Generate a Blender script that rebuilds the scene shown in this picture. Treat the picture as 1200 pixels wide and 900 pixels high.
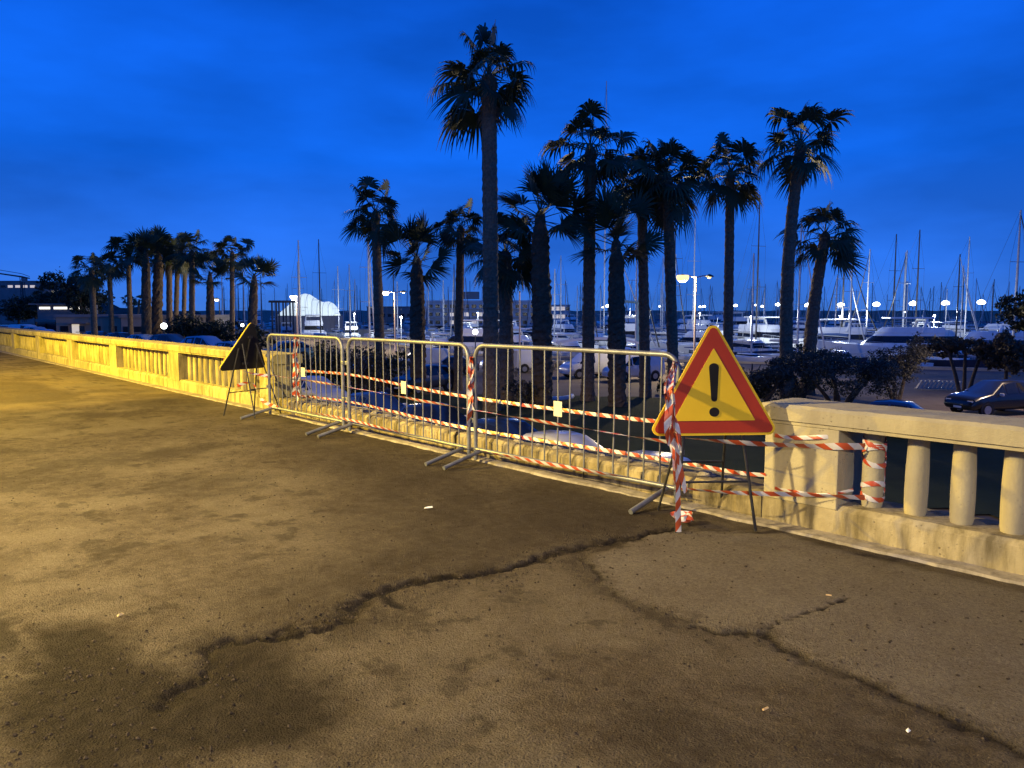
import bpy, bmesh, math, random
import numpy as np
from mathutils import Vector, Matrix, Euler

for o in list(bpy.data.objects):
    bpy.data.objects.remove(o)
SC = bpy.context.scene
COL = SC.collection
R = math.radians
RND = random.Random(7)

# ------------------------------------------------------------------ camera
FPX, EYE = 900.0, 1.5                 # focal length in pixels of a 1200 px wide frame, eye height
PITCH = math.atan(86 / 900)
cam_data = bpy.data.cameras.new('camera')
cam_data.sensor_width = 36
cam_data.lens = 36 * FPX / 1200
cam_data.clip_start = 0.05
cam_data.clip_end = 30000
cam = bpy.data.objects.new('camera', cam_data)
cam.location = (0, 0, EYE)
cam.rotation_euler = (R(90) - PITCH, 0, 0)
COL.objects.link(cam)
SC.camera = cam

# ------------------------------------------------------------------ sky (blue hour, thin cloud)
world = bpy.data.worlds.new('World')
SC.world = world
world.use_nodes = True
wn, wl = world.node_tree.nodes, world.node_tree.links
wn.clear()
w_out = wn.new('ShaderNodeOutputWorld')
w_bg = wn.new('ShaderNodeBackground')
w_tc = wn.new('ShaderNodeTexCoord')
w_sep = wn.new('ShaderNodeSeparateXYZ')
wl.new(w_tc.outputs['Generated'], w_sep.inputs[0])
w_map = wn.new('ShaderNodeMapRange')
w_map.inputs['From Min'].default_value = 0.0
w_map.inputs['From Max'].default_value = 1.0
wl.new(w_sep.outputs['Z'], w_map.inputs['Value'])
w_ramp = wn.new('ShaderNodeValToRGB')
wl.new(w_map.outputs[0], w_ramp.inputs[0])
cr = w_ramp.color_ramp
cr.elements[0].position = 0.0
cr.elements[0].color = (0.050, 0.195, 0.72, 1)
cr.elements[1].position = 1.0
cr.elements[1].color = (0.006, 0.060, 0.36, 1)
for pos, c in ((0.06, (0.028, 0.185, 0.88, 1)), (0.18, (0.007, 0.160, 0.96, 1)), (0.36, (0.004, 0.118, 0.80, 1)), (0.6, (0.004, 0.085, 0.54, 1))):
    el = cr.elements.new(pos)
    el.color = c
w_mp = wn.new('ShaderNodeMapping')
w_mp.inputs['Scale'].default_value = (1.0, 1.0, 3.2)
wl.new(w_tc.outputs['Generated'], w_mp.inputs[0])
w_noise = wn.new('ShaderNodeTexNoise')
w_noise.inputs['Scale'].default_value = 2.6
w_noise.inputs['Detail'].default_value = 5
w_noise.inputs['Roughness'].default_value = 0.5
wl.new(w_mp.outputs[0], w_noise.inputs['Vector'])
w_nr = wn.new('ShaderNodeMapRange')
w_nr.inputs['From Min'].default_value = 0.36
w_nr.inputs['From Max'].default_value = 0.66
w_nr.inputs['To Min'].default_value = 0.70
w_nr.inputs['To Max'].default_value = 1.14
wl.new(w_noise.outputs['Fac'], w_nr.inputs['Value'])
w_mul = wn.new('ShaderNodeVectorMath')
w_mul.operation = 'SCALE'
wl.new(w_ramp.outputs['Color'], w_mul.inputs[0])
wl.new(w_nr.outputs[0], w_mul.inputs['Scale'])
wl.new(w_mul.outputs[0], w_bg.inputs['Color'])
w_bg.inputs['Strength'].default_value = 0.93
wl.new(w_bg.outputs[0], w_out.inputs['Surface'])

SC.view_settings.view_transform = 'Standard'
SC.view_settings.look = 'None'
SC.view_settings.exposure = 0.0
SC.view_settings.gamma = 1.0
SC.view_settings.use_curve_mapping = False
SC.render.engine = 'CYCLES'
SC.cycles.use_denoising = True
SC.cycles.max_bounces = 5
SC.cycles.diffuse_bounces = 2
SC.cycles.glossy_bounces = 3
SC.cycles.transparent_max_bounces = 6
SC.cycles.sample_clamp_indirect = 4.0

# ------------------------------------------------------------------ picture geometry -> place geometry
def ray(px, py):
    u = (px - 600) / FPX
    v = (py - 450) / FPX
    return Vector((u, math.cos(PITCH) - v * math.sin(PITCH), -math.sin(PITCH) - v * math.cos(PITCH)))
CAMP = Vector((0, 0, EYE))
def gp(px, py, z=0.0):
    d = ray(px, py)
    return CAMP + d * ((z - EYE) / d.z)
def at(px, py, depth):
    d = ray(px, py)
    return CAMP + d * (depth / d.y)
W0 = gp(1200, 678)
W1 = gp(0, 411)
ES = (W1 - W0).normalized()                 # along the balustrade
EN = Vector((-ES.y, ES.x, 0))               # from the balustrade towards the road
WANG = math.atan2(ES.y, ES.x)
def wl_pt(s, t, z=0.0):
    p = W0 + ES * s + EN * t
    return Vector((p.x, p.y, z))
def wp(px, py, t=0.0):
    d = ray(px, py)
    k = (W0 + EN * t - CAMP).dot(EN) / d.dot(EN)
    return CAMP + d * k
def st(p):
    q = p - W0
    return q.dot(ES), q.dot(EN)

# ------------------------------------------------------------------ noise
def _hash(i, j, seed):
    h = (i.astype(np.int64) * 374761393 + j.astype(np.int64) * 668265263 + seed * 974634777) & 0xFFFFFFFF
    h = ((h ^ (h >> 13)) * 1274126177) & 0xFFFFFFFF
    return ((h ^ (h >> 16)) & 0xFFFF) / 65535.0
def vnoise(x, y, seed=0):
    i, j = np.floor(x), np.floor(y)
    fx, fy = x - i, y - j
    fx, fy = fx * fx * (3 - 2 * fx), fy * fy * (3 - 2 * fy)
    a, b = _hash(i, j, seed), _hash(i + 1, j, seed)
    c, d = _hash(i, j + 1, seed), _hash(i + 1, j + 1, seed)
    return (a * (1 - fx) + b * fx) * (1 - fy) + (c * (1 - fx) + d * fx) * fy
def fbm(x, y, octv=4, seed=0, gain=0.5):
    s, a, t = 0, 1, 0
    for k in range(octv):
        s = s + a * vnoise(x * 2 ** k, y * 2 ** k, seed + k * 17)
        t += a
        a *= gain
    return s / t

# ------------------------------------------------------------------ materials
class NT:
    def __init__(self, name, rough=0.6, metal=0.0, spec=0.4):
        self.m = bpy.data.materials.new(name)
        self.m.use_nodes = True
        self.n, self.l = self.m.node_tree.nodes, self.m.node_tree.links
        self.p = self.n['Principled BSDF']
        self.p.inputs['Roughness'].default_value = rough
        self.p.inputs['Metallic'].default_value = metal
        self.p.inputs['Specular IOR Level'].default_value = spec
        self.tc = self.n.new('ShaderNodeTexCoord')
    def coord(self, kind='Object', scale=(1, 1, 1)):
        mp = self.n.new('ShaderNodeMapping')
        mp.inputs['Scale'].default_value = scale
        self.l.new(self.tc.outputs[kind], mp.inputs[0])
        return mp.outputs[0]
    def noise(self, vec, scale, detail=4, rough=0.55, lo=0.3, hi=0.7, a=0.0, b=1.0):
        t = self.n.new('ShaderNodeTexNoise')
        t.inputs['Scale'].default_value = scale
        t.inputs['Detail'].default_value = detail
        t.inputs['Roughness'].default_value = rough
        self.l.new(vec, t.inputs['Vector'])
        return self.rng(t.outputs['Fac'], lo, hi, a, b)
    def voro(self, vec, scale, feature='F1', lo=0.0, hi=1.0, a=0.0, b=1.0, out='Distance'):
        t = self.n.new('ShaderNodeTexVoronoi')
        t.feature = feature
        t.inputs['Scale'].default_value = scale
        self.l.new(vec, t.inputs['Vector'])
        return self.rng(t.outputs[out], lo, hi, a, b)
    def rng(self, src, lo, hi, a=0.0, b=1.0):
        r = self.n.new('ShaderNodeMapRange')
        for k, v in (('From Min', lo), ('From Max', hi), ('To Min', a), ('To Max', b)):
            r.inputs[k].default_value = v
        self.l.new(src, r.inputs['Value'])
        return r.outputs[0]
    def math(self, op, a, b):
        r = self.n.new('ShaderNodeMath')
        r.operation = op
        for i, v in enumerate((a, b)):
            if isinstance(v, (int, float)):
                r.inputs[i].default_value = v
            else:
                self.l.new(v, r.inputs[i])
        return r.outputs[0]
    def mix(self, fac, a, b):
        r = self.n.new('ShaderNodeMix')
        r.data_type = 'RGBA'
        if isinstance(fac, (int, float)):
            r.inputs[0].default_value = fac
        else:
            self.l.new(fac, r.inputs[0])
        for i, v in ((6, a), (7, b)):
            if isinstance(v, tuple):
                r.inputs[i].default_value = (*v, 1) if len(v) == 3 else v
            else:
                self.l.new(v, r.inputs[i])
        return r.outputs[2]
    def attr(self, name):
        a = self.n.new('ShaderNodeAttribute')
        a.attribute_name = name
        return a.outputs['Fac']
    def color(self, c):
        if isinstance(c, tuple):
            self.p.inputs['Base Color'].default_value = (*c, 1)
        else:
            self.l.new(c, self.p.inputs['Base Color'])
    def rough(self, c):
        self.l.new(c, self.p.inputs['Roughness'])
    def bump(self, h, strength=0.5, dist=0.01):
        b = self.n.new('ShaderNodeBump')
        b.inputs['Strength'].default_value = strength
        b.inputs['Distance'].default_value = dist
        self.l.new(h, b.inputs['Height'])
        self.l.new(b.outputs[0], self.p.inputs['Normal'])
    def emit(self, c, s):
        self.p.inputs['Emission Color'].default_value = (*c, 1)
        self.p.inputs['Emission Strength'].default_value = s

def mottled(name, c1, c2, scale=6, rough=0.6, metal=0.0, spec=0.4, bump=0.0, bscale=40, coord='Object', bdist=0.01):
    t = NT(name, rough, metal, spec)
    v = t.coord(coord)
    t.color(t.mix(t.noise(v, scale), c1, c2))
    if bump:
        t.bump(t.noise(v, bscale, 5, lo=0, hi=1), bump, bdist)
    return t.m

M = {}
# promenade asphalt: dark fresh patches and some painted shade, worn light strip, cracks; masks are vertex attributes
t = NT('promenade_asphalt', 0.92, 0, 0.07)
v = t.coord()
base = t.mix(t.noise(v, 1.1, 6, 0.62), (0.112, 0.088, 0.064), (0.18, 0.146, 0.108))
base = t.mix(t.noise(v, 9, 5, 0.7, 0.35, 0.75), base, (0.070, 0.050, 0.030))
smooth_ = t.mix(t.noise(v, 2.2, 5, 0.6), (0.185, 0.150, 0.112), (0.245, 0.205, 0.158))
base = t.mix(t.attr('new_coat'), base, smooth_)
old = t.mix(t.noise(v, 1.4, 5, 0.6), (0.20, 0.15, 0.085), (0.30, 0.23, 0.13))
base = t.mix(t.attr('pale_zone'), base, old)
base = t.mix(t.math('MULTIPLY', t.attr('dust'), 0.55), base, t.mix(t.noise(v, 30, 5, 0.7), (0.185, 0.150, 0.106), (0.26, 0.215, 0.155)))
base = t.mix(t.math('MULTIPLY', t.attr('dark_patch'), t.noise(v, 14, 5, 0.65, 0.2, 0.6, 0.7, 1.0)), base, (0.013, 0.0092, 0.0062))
gr1 = t.noise(v, 55, 6, 0.75, 0.25, 0.75)
base = t.mix(t.math('MULTIPLY', gr1, 0.68), base, (0.030, 0.022, 0.013))
gr2 = t.math('MULTIPLY', t.noise(v, 26, 6, 0.8, 0.56, 0.78), t.rng(t.attr('dark_patch'), 0.2, 0.8, 1.0, 0.15))
base = t.mix(t.math('MULTIPLY', gr2, 0.55), base, (0.24, 0.18, 0.10))
speck = t.voro(v, 95, 'F1', 0.10, 0.28, 1.0, 0.0)
sel = t.voro(v, 95, 'F1', 0.55, 0.75, 0.0, 1.0, out='Color')
pick = t.math('MULTIPLY', t.math('MULTIPLY', speck, sel), t.rng(t.attr('dark_patch'), 0.1, 0.7, 1.0, 0.12))
base = t.mix(t.math('MULTIPLY', pick, 0.5), base, (0.30, 0.26, 0.21))
pits = t.voro(v, 42, 'F1', 0.05, 0.22, 1.0, 0.0)
pits = t.math('MULTIPLY', pits, t.noise(v, 5, 4, 0.6, 0.42, 0.58))
base = t.mix(t.math('MULTIPLY', pits, 0.9), base, (0.016, 0.012, 0.009))
base = t.mix(t.attr('crack'), base, (0.018, 0.014, 0.012))
t.color(base)
h1 = t.noise(v, 240, 4, 0.75, 0, 1)
h2 = t.voro(v, 105, 'F1', 0, 0.7, 1.0, 0.0)
hh = t.math('ADD', t.math('MULTIPLY', h1, 0.9), t.math('MULTIPLY', h2, 0.7))
hh = t.math('SUBTRACT', hh, t.math('MULTIPLY', pits, 1.0))
hh = t.math('ADD', hh, t.math('MULTIPLY', t.noise(v, 34, 6, 0.75, 0, 1), 0.9))
t.bump(hh, 1.0, 0.018)
M['asphalt'] = t.m

# weathered limestone of the balustrade
def stone(name, c1, c2, stain, amount):
    t = NT(name, 0.85, 0, 0.3)
    v = t.coord()
    b = t.mix(t.noise(v, 3.0, 5, 0.6), c1, c2)
    st_ = t.noise(t.coord('Object', (7, 7, 1.3)), 1.3, 6, 0.65, 0.42, 0.66)
    b = t.mix(t.math('MULTIPLY', st_, amount), b, stain)
    moss = t.noise(v, 0.9, 7, 0.68, 0.48, 0.64)
    b = t.mix(t.math('MULTIPLY', moss, amount * 0.62), b, tuple(x * 1.15 for x in stain))
    pit = t.math('MULTIPLY', t.voro(v, 30, 'F1', 0.08, 0.25, 1, 0), t.noise(v, 4, 3, 0.6, 0.5, 0.64))
    b = t.mix(t.math('MULTIPLY', pit, 0.8), b, (0.09, 0.07, 0.045))
    t.color(b)
    t.bump(t.math('SUBTRACT', t.noise(v, 45, 6, 0.7, 0, 1), t.math('MULTIPLY', pit, 0.8)), 0.55, 0.008)
    return t.m
M['stone'] = stone('cream_limestone', (0.36, 0.305, 0.17), (0.44, 0.375, 0.22), (0.16, 0.12, 0.07), 0.28)
M['stone_base'] = stone('stained_limestone', (0.29, 0.235, 0.12), (0.40, 0.33, 0.19), (0.10, 0.075, 0.03), 0.85)
M['stone_broken'] = stone('broken_limestone', (0.24, 0.185, 0.08), (0.40, 0.32, 0.16), (0.05, 0.038, 0.018), 1.0)
M['stone_mossy'] = stone('mossy_limestone', (0.36, 0.30, 0.11), (0.47, 0.39, 0.17), (0.09, 0.075, 0.025), 0.8)
M['kerb'] = stone('worn_concrete', (0.26, 0.22, 0.16), (0.36, 0.31, 0.23), (0.10, 0.08, 0.05), 0.8)
M['masonry'] = mottled('retaining_masonry', (0.15, 0.13, 0.10), (0.24, 0.21, 0.17), 3, 0.9, bump=0.5)
M['galv'] = mottled('galvanised_steel', (0.15, 0.15, 0.145), (0.24, 0.24, 0.23), 14, 0.45, 0.5, 0.5, 0.08, 60)
M['plate'] = mottled('cream_plate', (0.55, 0.50, 0.33), (0.62, 0.57, 0.40), 10, 0.5)
M['black_steel'] = mottled('black_painted_steel', (0.012, 0.011, 0.010), (0.03, 0.027, 0.025), 18, 0.6, 0.2)
M['sign_back'] = mottled('black_sign_back', (0.010, 0.010, 0.010), (0.020, 0.019, 0.018), 5, 0.75, 0, 0.25)
M['sign_yellow'] = mottled('sign_yellow', (0.84, 0.52, 0.010), (0.90, 0.57, 0.015), 5, 0.55, 0, 0.25)
M['sign_red'] = mottled('sign_red', (0.37, 0.028, 0.006), (0.44, 0.038, 0.008), 4, 0.55, 0, 0.25)
M['sign_black'] = mottled('sign_black', (0.010, 0.009, 0.008), (0.02, 0.018, 0.016), 6, 0.8, 0, 0.15)
# striped tape: u runs along the ribbon in metres, v across 0..1
t = NT('striped_tape', 0.35, 0, 0.5)
sx = t.n.new('ShaderNodeSeparateXYZ')
uvn = t.n.new('ShaderNodeUVMap')
t.l.new(uvn.outputs[0], sx.inputs[0])
ph = t.math('ADD', t.math('MULTIPLY', sx.outputs['X'], 7.0), t.math('MULTIPLY', sx.outputs['Y'], 0.38))
fr = t.math('GREATER_THAN', t.math('FRACT', ph, 0.0), 0.5)
worn = t.noise(t.coord(), 9, 4, lo=0.3, hi=0.7)
t.color(t.mix(fr, t.mix(worn, (0.40, 0.050, 0.014), (0.52, 0.10, 0.03)), t.mix(worn, (0.48, 0.45, 0.40), (0.66, 0.62, 0.56))))
M['tape'] = t.m

M['palm_trunk'] = mottled('palm_trunk', (0.13, 0.092, 0.055), (0.25, 0.185, 0.118), 9, 0.95, bump=0.8, bscale=14, bdist=0.04)
M['palm_boots'] = mottled('palm_trunk_dark', (0.085, 0.058, 0.032), (0.16, 0.112, 0.066), 7, 0.95, bump=0.9, bscale=9, bdist=0.05)
def leafmat(name, c1, c2):
    t = NT(name, 0.55, 0, 0.35)
    t.color(t.mix(t.noise(t.coord(), 1.7, 4), c1, c2))
    return t.m
M['frond'] = leafmat('fan_frond', (0.030, 0.042, 0.016), (0.060, 0.080, 0.030))
M['dry_frond'] = leafmat('dry_fan_frond', (0.085, 0.062, 0.035), (0.14, 0.10, 0.055))
M['olive_leaf'] = leafmat('grey_green_leaf', (0.055, 0.054, 0.036), (0.105, 0.10, 0.068))
M['shrub_leaf'] = leafmat('shrub_leaf', (0.028, 0.036, 0.014), (0.070, 0.074, 0.028))
M['brown_leaf'] = leafmat('brownish_leaf', (0.080, 0.062, 0.034), (0.13, 0.105, 0.06))
M['pine_leaf'] = leafmat('pine_needles', (0.018, 0.026, 0.012), (0.045, 0.056, 0.024))
M['bark'] = mottled('bark', (0.045, 0.034, 0.026), (0.10, 0.080, 0.060), 8, 0.95, bump=0.8, bscale=22)
t = NT('lawn', 0.95, 0, 0.2)
v = t.coord()
t.color(t.mix(t.noise(v, 0.5, 6, 0.6), (0.020, 0.034, 0.012), (0.045, 0.062, 0.022)))
t.bump(t.noise(v, 30, 5, 0.7, 0, 1), 0.9, 0.08)
M['lawn'] = t.m
t = NT('road_asphalt', 0.9, 0, 0.3)
v = t.coord()
t.color(t.mix(t.noise(v, 0.35, 6, 0.6), (0.085, 0.070, 0.064), (0.15, 0.125, 0.112)))
t.bump(t.noise(v, 25, 4, 0.6, 0, 1), 0.4, 0.02)
M['road'] = t.m
M['quay'] = mottled('quay_concrete', (0.20, 0.19, 0.18), (0.32, 0.30, 0.28), 0.6, 0.9, bump=0.3, bscale=6)
M['rubble'] = mottled('rubble_stone', (0.16, 0.14, 0.12), (0.38, 0.34, 0.29), 2.4, 0.9, bump=0.5, bscale=8)
t = NT('harbour_water', 0.12, 0, 0.5)
v = t.coord()
t.color((0.004, 0.012, 0.022))
t.bump(t.math('ADD', t.noise(v, 0.9, 5, 0.6, 0, 1), t.math('MULTIPLY', t.noise(v, 0.12, 4, 0.6, 0, 1), 1.5)), 0.6, 0.25)
M['water'] = t.m
M['gelcoat'] = mottled('white_gelcoat', (0.74, 0.75, 0.75), (0.82, 0.82, 0.82), 0.7, 0.35, 0, 0.5)
M['cream_hull'] = mottled('cream_hull', (0.55, 0.52, 0.46), (0.66, 0.63, 0.56), 0.7, 0.4)
M['navy_hull'] = mottled('navy_hull', (0.010, 0.016, 0.04), (0.02, 0.03, 0.07), 0.7, 0.3)
M['boat_glass'] = mottled('dark_boat_glass', (0.008, 0.010, 0.014), (0.016, 0.018, 0.024), 1, 0.12)
M['teak'] = mottled('deck', (0.42, 0.36, 0.28), (0.55, 0.50, 0.42), 2, 0.7)
M['alu'] = mottled('spar_aluminium', (0.40, 0.41, 0.43), (0.55, 0.56, 0.58), 2, 0.4, 0.3)
M['dark_spar'] = mottled('dark_spar', (0.02, 0.018, 0.018), (0.05, 0.045, 0.045), 2, 0.5)
M['blue_canvas'] = mottled('blue_canvas', (0.02, 0.05, 0.16), (0.04, 0.09, 0.24), 3, 0.85)
M['grey_canvas'] = mottled('pale_canvas', (0.45, 0.44, 0.44), (0.62, 0.60, 0.58), 3, 0.85)
M['tyre'] = mottled('tyre_rubber', (0.010, 0.010, 0.010), (0.022, 0.021, 0.020), 12, 0.85)
M['rim'] = mottled('wheel_rim', (0.30, 0.30, 0.31), (0.42, 0.42, 0.43), 9, 0.35, 0.6)
M['glass'] = mottled('car_glass', (0.008, 0.010, 0.012), (0.014, 0.016, 0.020), 2, 0.06, 0, 0.6)
M['car_trim'] = mottled('car_trim', (0.012, 0.012, 0.012), (0.025, 0.025, 0.025), 8, 0.6)
t = NT('headlamp_glass', 0.1, 0, 0.6); t.color(t.mix(t.noise(t.coord(), 20), (0.6, 0.6, 0.58), (0.8, 0.8, 0.78))); M['headlamp'] = t.m
t = NT('tail_lamp', 0.2, 0, 0.5); t.color(t.mix(t.noise(t.coord(), 20), (0.25, 0.01, 0.01), (0.35, 0.02, 0.015))); M['tail'] = t.m
PAINT = {}
for nm, c in (('white', (0.62, 0.62, 0.61)), ('silver', (0.36, 0.38, 0.41)), ('blue', (0.030, 0.050, 0.11)), ('navy', (0.014, 0.020, 0.040)),
              ('black', (0.010, 0.010, 0.012)), ('charcoal', (0.045, 0.048, 0.055)), ('pale_blue', (0.30, 0.38, 0.50)), ('teal', (0.10, 0.24, 0.27))):
    t = NT('car_paint_' + nm, 0.28, 0.15, 0.5)
    t.p.inputs['Coat Weight'].default_value = 0.6
    t.p.inputs['Coat Roughness'].default_value = 0.08
    t.color(t.mix(t.noise(t.coord(), 1.5), c, tuple(min(1, x * 1.15) for x in c)))
    PAINT[nm] = t.m
M['plaster'] = mottled('beige_plaster', (0.34, 0.25, 0.17), (0.44, 0.33, 0.23), 0.5, 0.9, bump=0.2, bscale=5)
M['grey_plaster'] = mottled('grey_plaster', (0.22, 0.20, 0.18), (0.30, 0.27, 0.25), 0.5, 0.9)
M['white_plaster'] = mottled('white_plaster', (0.50, 0.50, 0.50), (0.62, 0.61, 0.60), 0.4, 0.9)
M['window'] = mottled('dark_window', (0.010, 0.012, 0.016), (0.02, 0.024, 0.03), 1, 0.15)
M['hill'] = mottled('hill_scrub', (0.030, 0.036, 0.028), (0.06, 0.065, 0.048), 0.05, 0.95, bump=1.0, bscale=0.4, bdist=2.0)
M['post'] = mottled('pinkish_post_paint', (0.42, 0.33, 0.32), (0.52, 0.42, 0.40), 3, 0.5)
M['dark_post'] = mottled('dark_post_paint', (0.03, 0.03, 0.035), (0.06, 0.06, 0.065), 3, 0.5)
M['marquee'] = None
def emit(name, c, s, sampling=True):
    t = NT(name, 0.5)
    t.color((0.8, 0.8, 0.78))
    t.emit(c, s)
    if not sampling:
        t.m.cycles.emission_sampling = 'NONE'
    return t.m
M['lamp_white'] = emit('lit_white_lamp', (0.95, 1.0, 0.98), 7, False)
M['lamp_yellow'] = emit('lit_yellow_lamp', (1.0, 0.74, 0.20), 1.7, False)
M['lamp_warm'] = emit('lit_warm_lamp', (1.0, 0.86, 0.55), 9, False)
M['shop_light'] = emit('shop_light', (1.0, 0.95, 0.8), 1.6, False)
M['lit_window'] = emit('lit_window', (1.0, 0.86, 0.60), 0.55, False)
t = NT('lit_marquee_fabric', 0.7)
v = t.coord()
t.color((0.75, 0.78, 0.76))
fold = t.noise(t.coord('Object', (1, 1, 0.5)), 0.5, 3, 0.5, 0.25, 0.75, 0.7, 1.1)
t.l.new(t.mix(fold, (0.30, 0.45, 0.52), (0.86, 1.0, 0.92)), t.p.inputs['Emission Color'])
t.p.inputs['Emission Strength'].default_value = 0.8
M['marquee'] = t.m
M['litter'] = mottled('paper_scrap', (0.62, 0.60, 0.55), (0.75, 0.73, 0.68), 20, 0.8)
M['filter'] = mottled('cigarette_filter', (0.50, 0.32, 0.13), (0.60, 0.42, 0.2), 80, 0.8)
M['dry_leaf'] = mottled('dry_leaf', (0.40, 0.28, 0.12), (0.52, 0.40, 0.2), 40, 0.8)
M['pebble'] = mottled('pebbles', (0.014, 0.010, 0.008), (0.085, 0.066, 0.046), 60, 0.95, 0, 0.05)
M['rust_red'] = mottled('red_panel', (0.30, 0.04, 0.03), (0.38, 0.06, 0.05), 3, 0.6)
M['cyan_paint'] = mottled('pale_blue_paint', (0.20, 0.38, 0.45), (0.26, 0.46, 0.52), 3, 0.5)

# ------------------------------------------------------------------ mesh builder
class MB:
    def __init__(self):
        self.v, self.f, self.uv = [], [], []
    def add(self, vs, fs):
        o = len(self.v)
        self.v += [tuple(x) for x in vs]
        self.f += [tuple(i + o for i in f) for f in fs]
        return self
    def box(self, c, s, mat=None):
        x, y, z = (k / 2 for k in s)
        vs = [Vector((i * x, j * y, k * z)) for k in (-1, 1) for j in (-1, 1) for i in (-1, 1)]
        if mat is not None:
            vs = [mat @ q for q in vs]
        c = Vector(c)
        return self.add([q + c for q in vs], [(0, 2, 3, 1), (4, 5, 7, 6), (0, 1, 5, 4), (2, 6, 7, 3), (0, 4, 6, 2), (1, 3, 7, 5)])
    def box2(self, a, b):
        return self.box([(p + q) / 2 for p, q in zip(a, b)], [abs(q - p) for p, q in zip(a, b)])
    def tube(self, pts, r, seg=8, cap=True, closed=False):
        pts = [Vector(q) for q in pts]
        n = len(pts)
        rs = r if isinstance(r, (list, tuple)) else [r] * n
        vs, fs = [], []
        ref = None
        for i in range(n):
            if closed:
                d = pts[(i + 1) % n] - pts[i - 1]
            else:
                d = pts[min(i + 1, n - 1)] - pts[max(i - 1, 0)]
            d.normalize()
            if ref is None:
                ref = Vector((0, 0, 1)) if abs(d.z) < 0.9 else Vector((1, 0, 0))
            a = d.cross(ref).normalized()
            b = d.cross(a).normalized()
            ref = -b if (-b).length else ref
            ref = a.cross(d)
            for k in range(seg):
                w = 2 * math.pi * k / seg
                vs.append(pts[i] + (a * math.cos(w) + b * math.sin(w)) * rs[i])
        m = n if closed else n - 1
        for i in range(m):
            for k in range(seg):
                k2 = (k + 1) % seg
                i2 = (i + 1) % n
                fs.append((i * seg + k, i * seg + k2, i2 * seg + k2, i2 * seg + k))
        if cap and not closed:
            fs.append(tuple(range(seg - 1, -1, -1)))
            fs.append(tuple((n - 1) * seg + k for k in range(seg)))
        return self.add(vs, fs)
    def lathe(self, prof, seg=16, c=(0, 0, 0)):
        vs, fs = [], []
        for r_, z in prof:
            for k in range(seg):
                w = 2 * math.pi * k / seg
                vs.append((c[0] + r_ * math.cos(w), c[1] + r_ * math.sin(w), c[2] + z))
        n = len(prof)
        for i in range(n - 1):
            for k in range(seg):
                k2 = (k + 1) % seg
                fs.append((i * seg + k, i * seg + k2, (i + 1) * seg + k2, (i + 1) * seg + k))
        fs.append(tuple(range(seg - 1, -1, -1)))
        fs.append(tuple((n - 1) * seg + k for k in range(seg)))
        return self.add(vs, fs)
    def prism(self, poly, f0, f1):
        """poly: 2D points; f0/f1 map (x, y) to a 3D point of either face"""
        n = len(poly)
        vs = [f0(*q) for q in poly] + [f1(*q) for q in poly]
        fs = [tuple(range(n - 1, -1, -1)), tuple(range(n, 2 * n))]
        for i in range(n):
            j = (i + 1) % n
            fs.append((i, j, n + j, n + i))
        return self.add(vs, fs)
    def mesh(self, name, bevel=0.0, smooth=None, recalc=False):
        me = bpy.data.meshes.new(name)
        me.from_pydata(self.v, [], self.f)
        if bevel or recalc:
            bm = bmesh.new()
            bm.from_mesh(me)
            bmesh.ops.recalc_face_normals(bm, faces=bm.faces)
            if bevel:
                bmesh.ops.bevel(bm, geom=list(bm.edges), offset=bevel, segments=2, affect='EDGES', profile=0.6)
            bm.to_mesh(me)
            bm.free()
        if smooth is not None:
            me.polygons.foreach_set('use_smooth', [True] * len(me.polygons))
            if smooth < 180:
                me.set_sharp_from_angle(angle=R(smooth))
        me.update()
        return me
    def build(self, name, mat, parent=None, bevel=0.0, smooth=None, recalc=False):
        return link(name, self.mesh(name, bevel, smooth, recalc), mat, parent)

def link(name, me, mat, parent=None, loc=None, rz=0.0):
    if mat is not None and not me.materials:
        me.materials.append(mat)
    o = bpy.data.objects.new(name, me)
    COL.objects.link(o)
    if parent is not None:
        o.parent = parent
    if loc is not None:
        o.location = loc
    o.rotation_euler.z = rz
    return o
def tag(o, label=None, cat=None, group=None, kind=None):
    if label: o['label'] = label
    if cat: o['category'] = cat
    if group: o['group'] = group
    if kind: o['kind'] = kind
    return o
def empty(name, loc=(0, 0, 0), rz=0.0, label=None, cat=None, group=None):
    o = bpy.data.objects.new(name, None)
    o.empty_display_size = 0.2
    COL.objects.link(o)
    o.location = loc
    o.rotation_euler.z = rz
    return tag(o, label, cat, group)
KIDS = {}
def copy_tree(o, parent=None):
    c = o.copy()
    COL.objects.link(c)
    c.parent = parent
    for ch in o.children:
        copy_tree(ch, c)
    return c
def struct(o):
    o['kind'] = 'structure'
    return o

# ================================================================== THE SETTING
def ground_z(x, y):
    k = min(1.0, max(0.0, (-6 - x) / 13.0))
    k = k * k * (3 - 2 * k)
    return -3.5 + 1.5 * k
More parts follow.
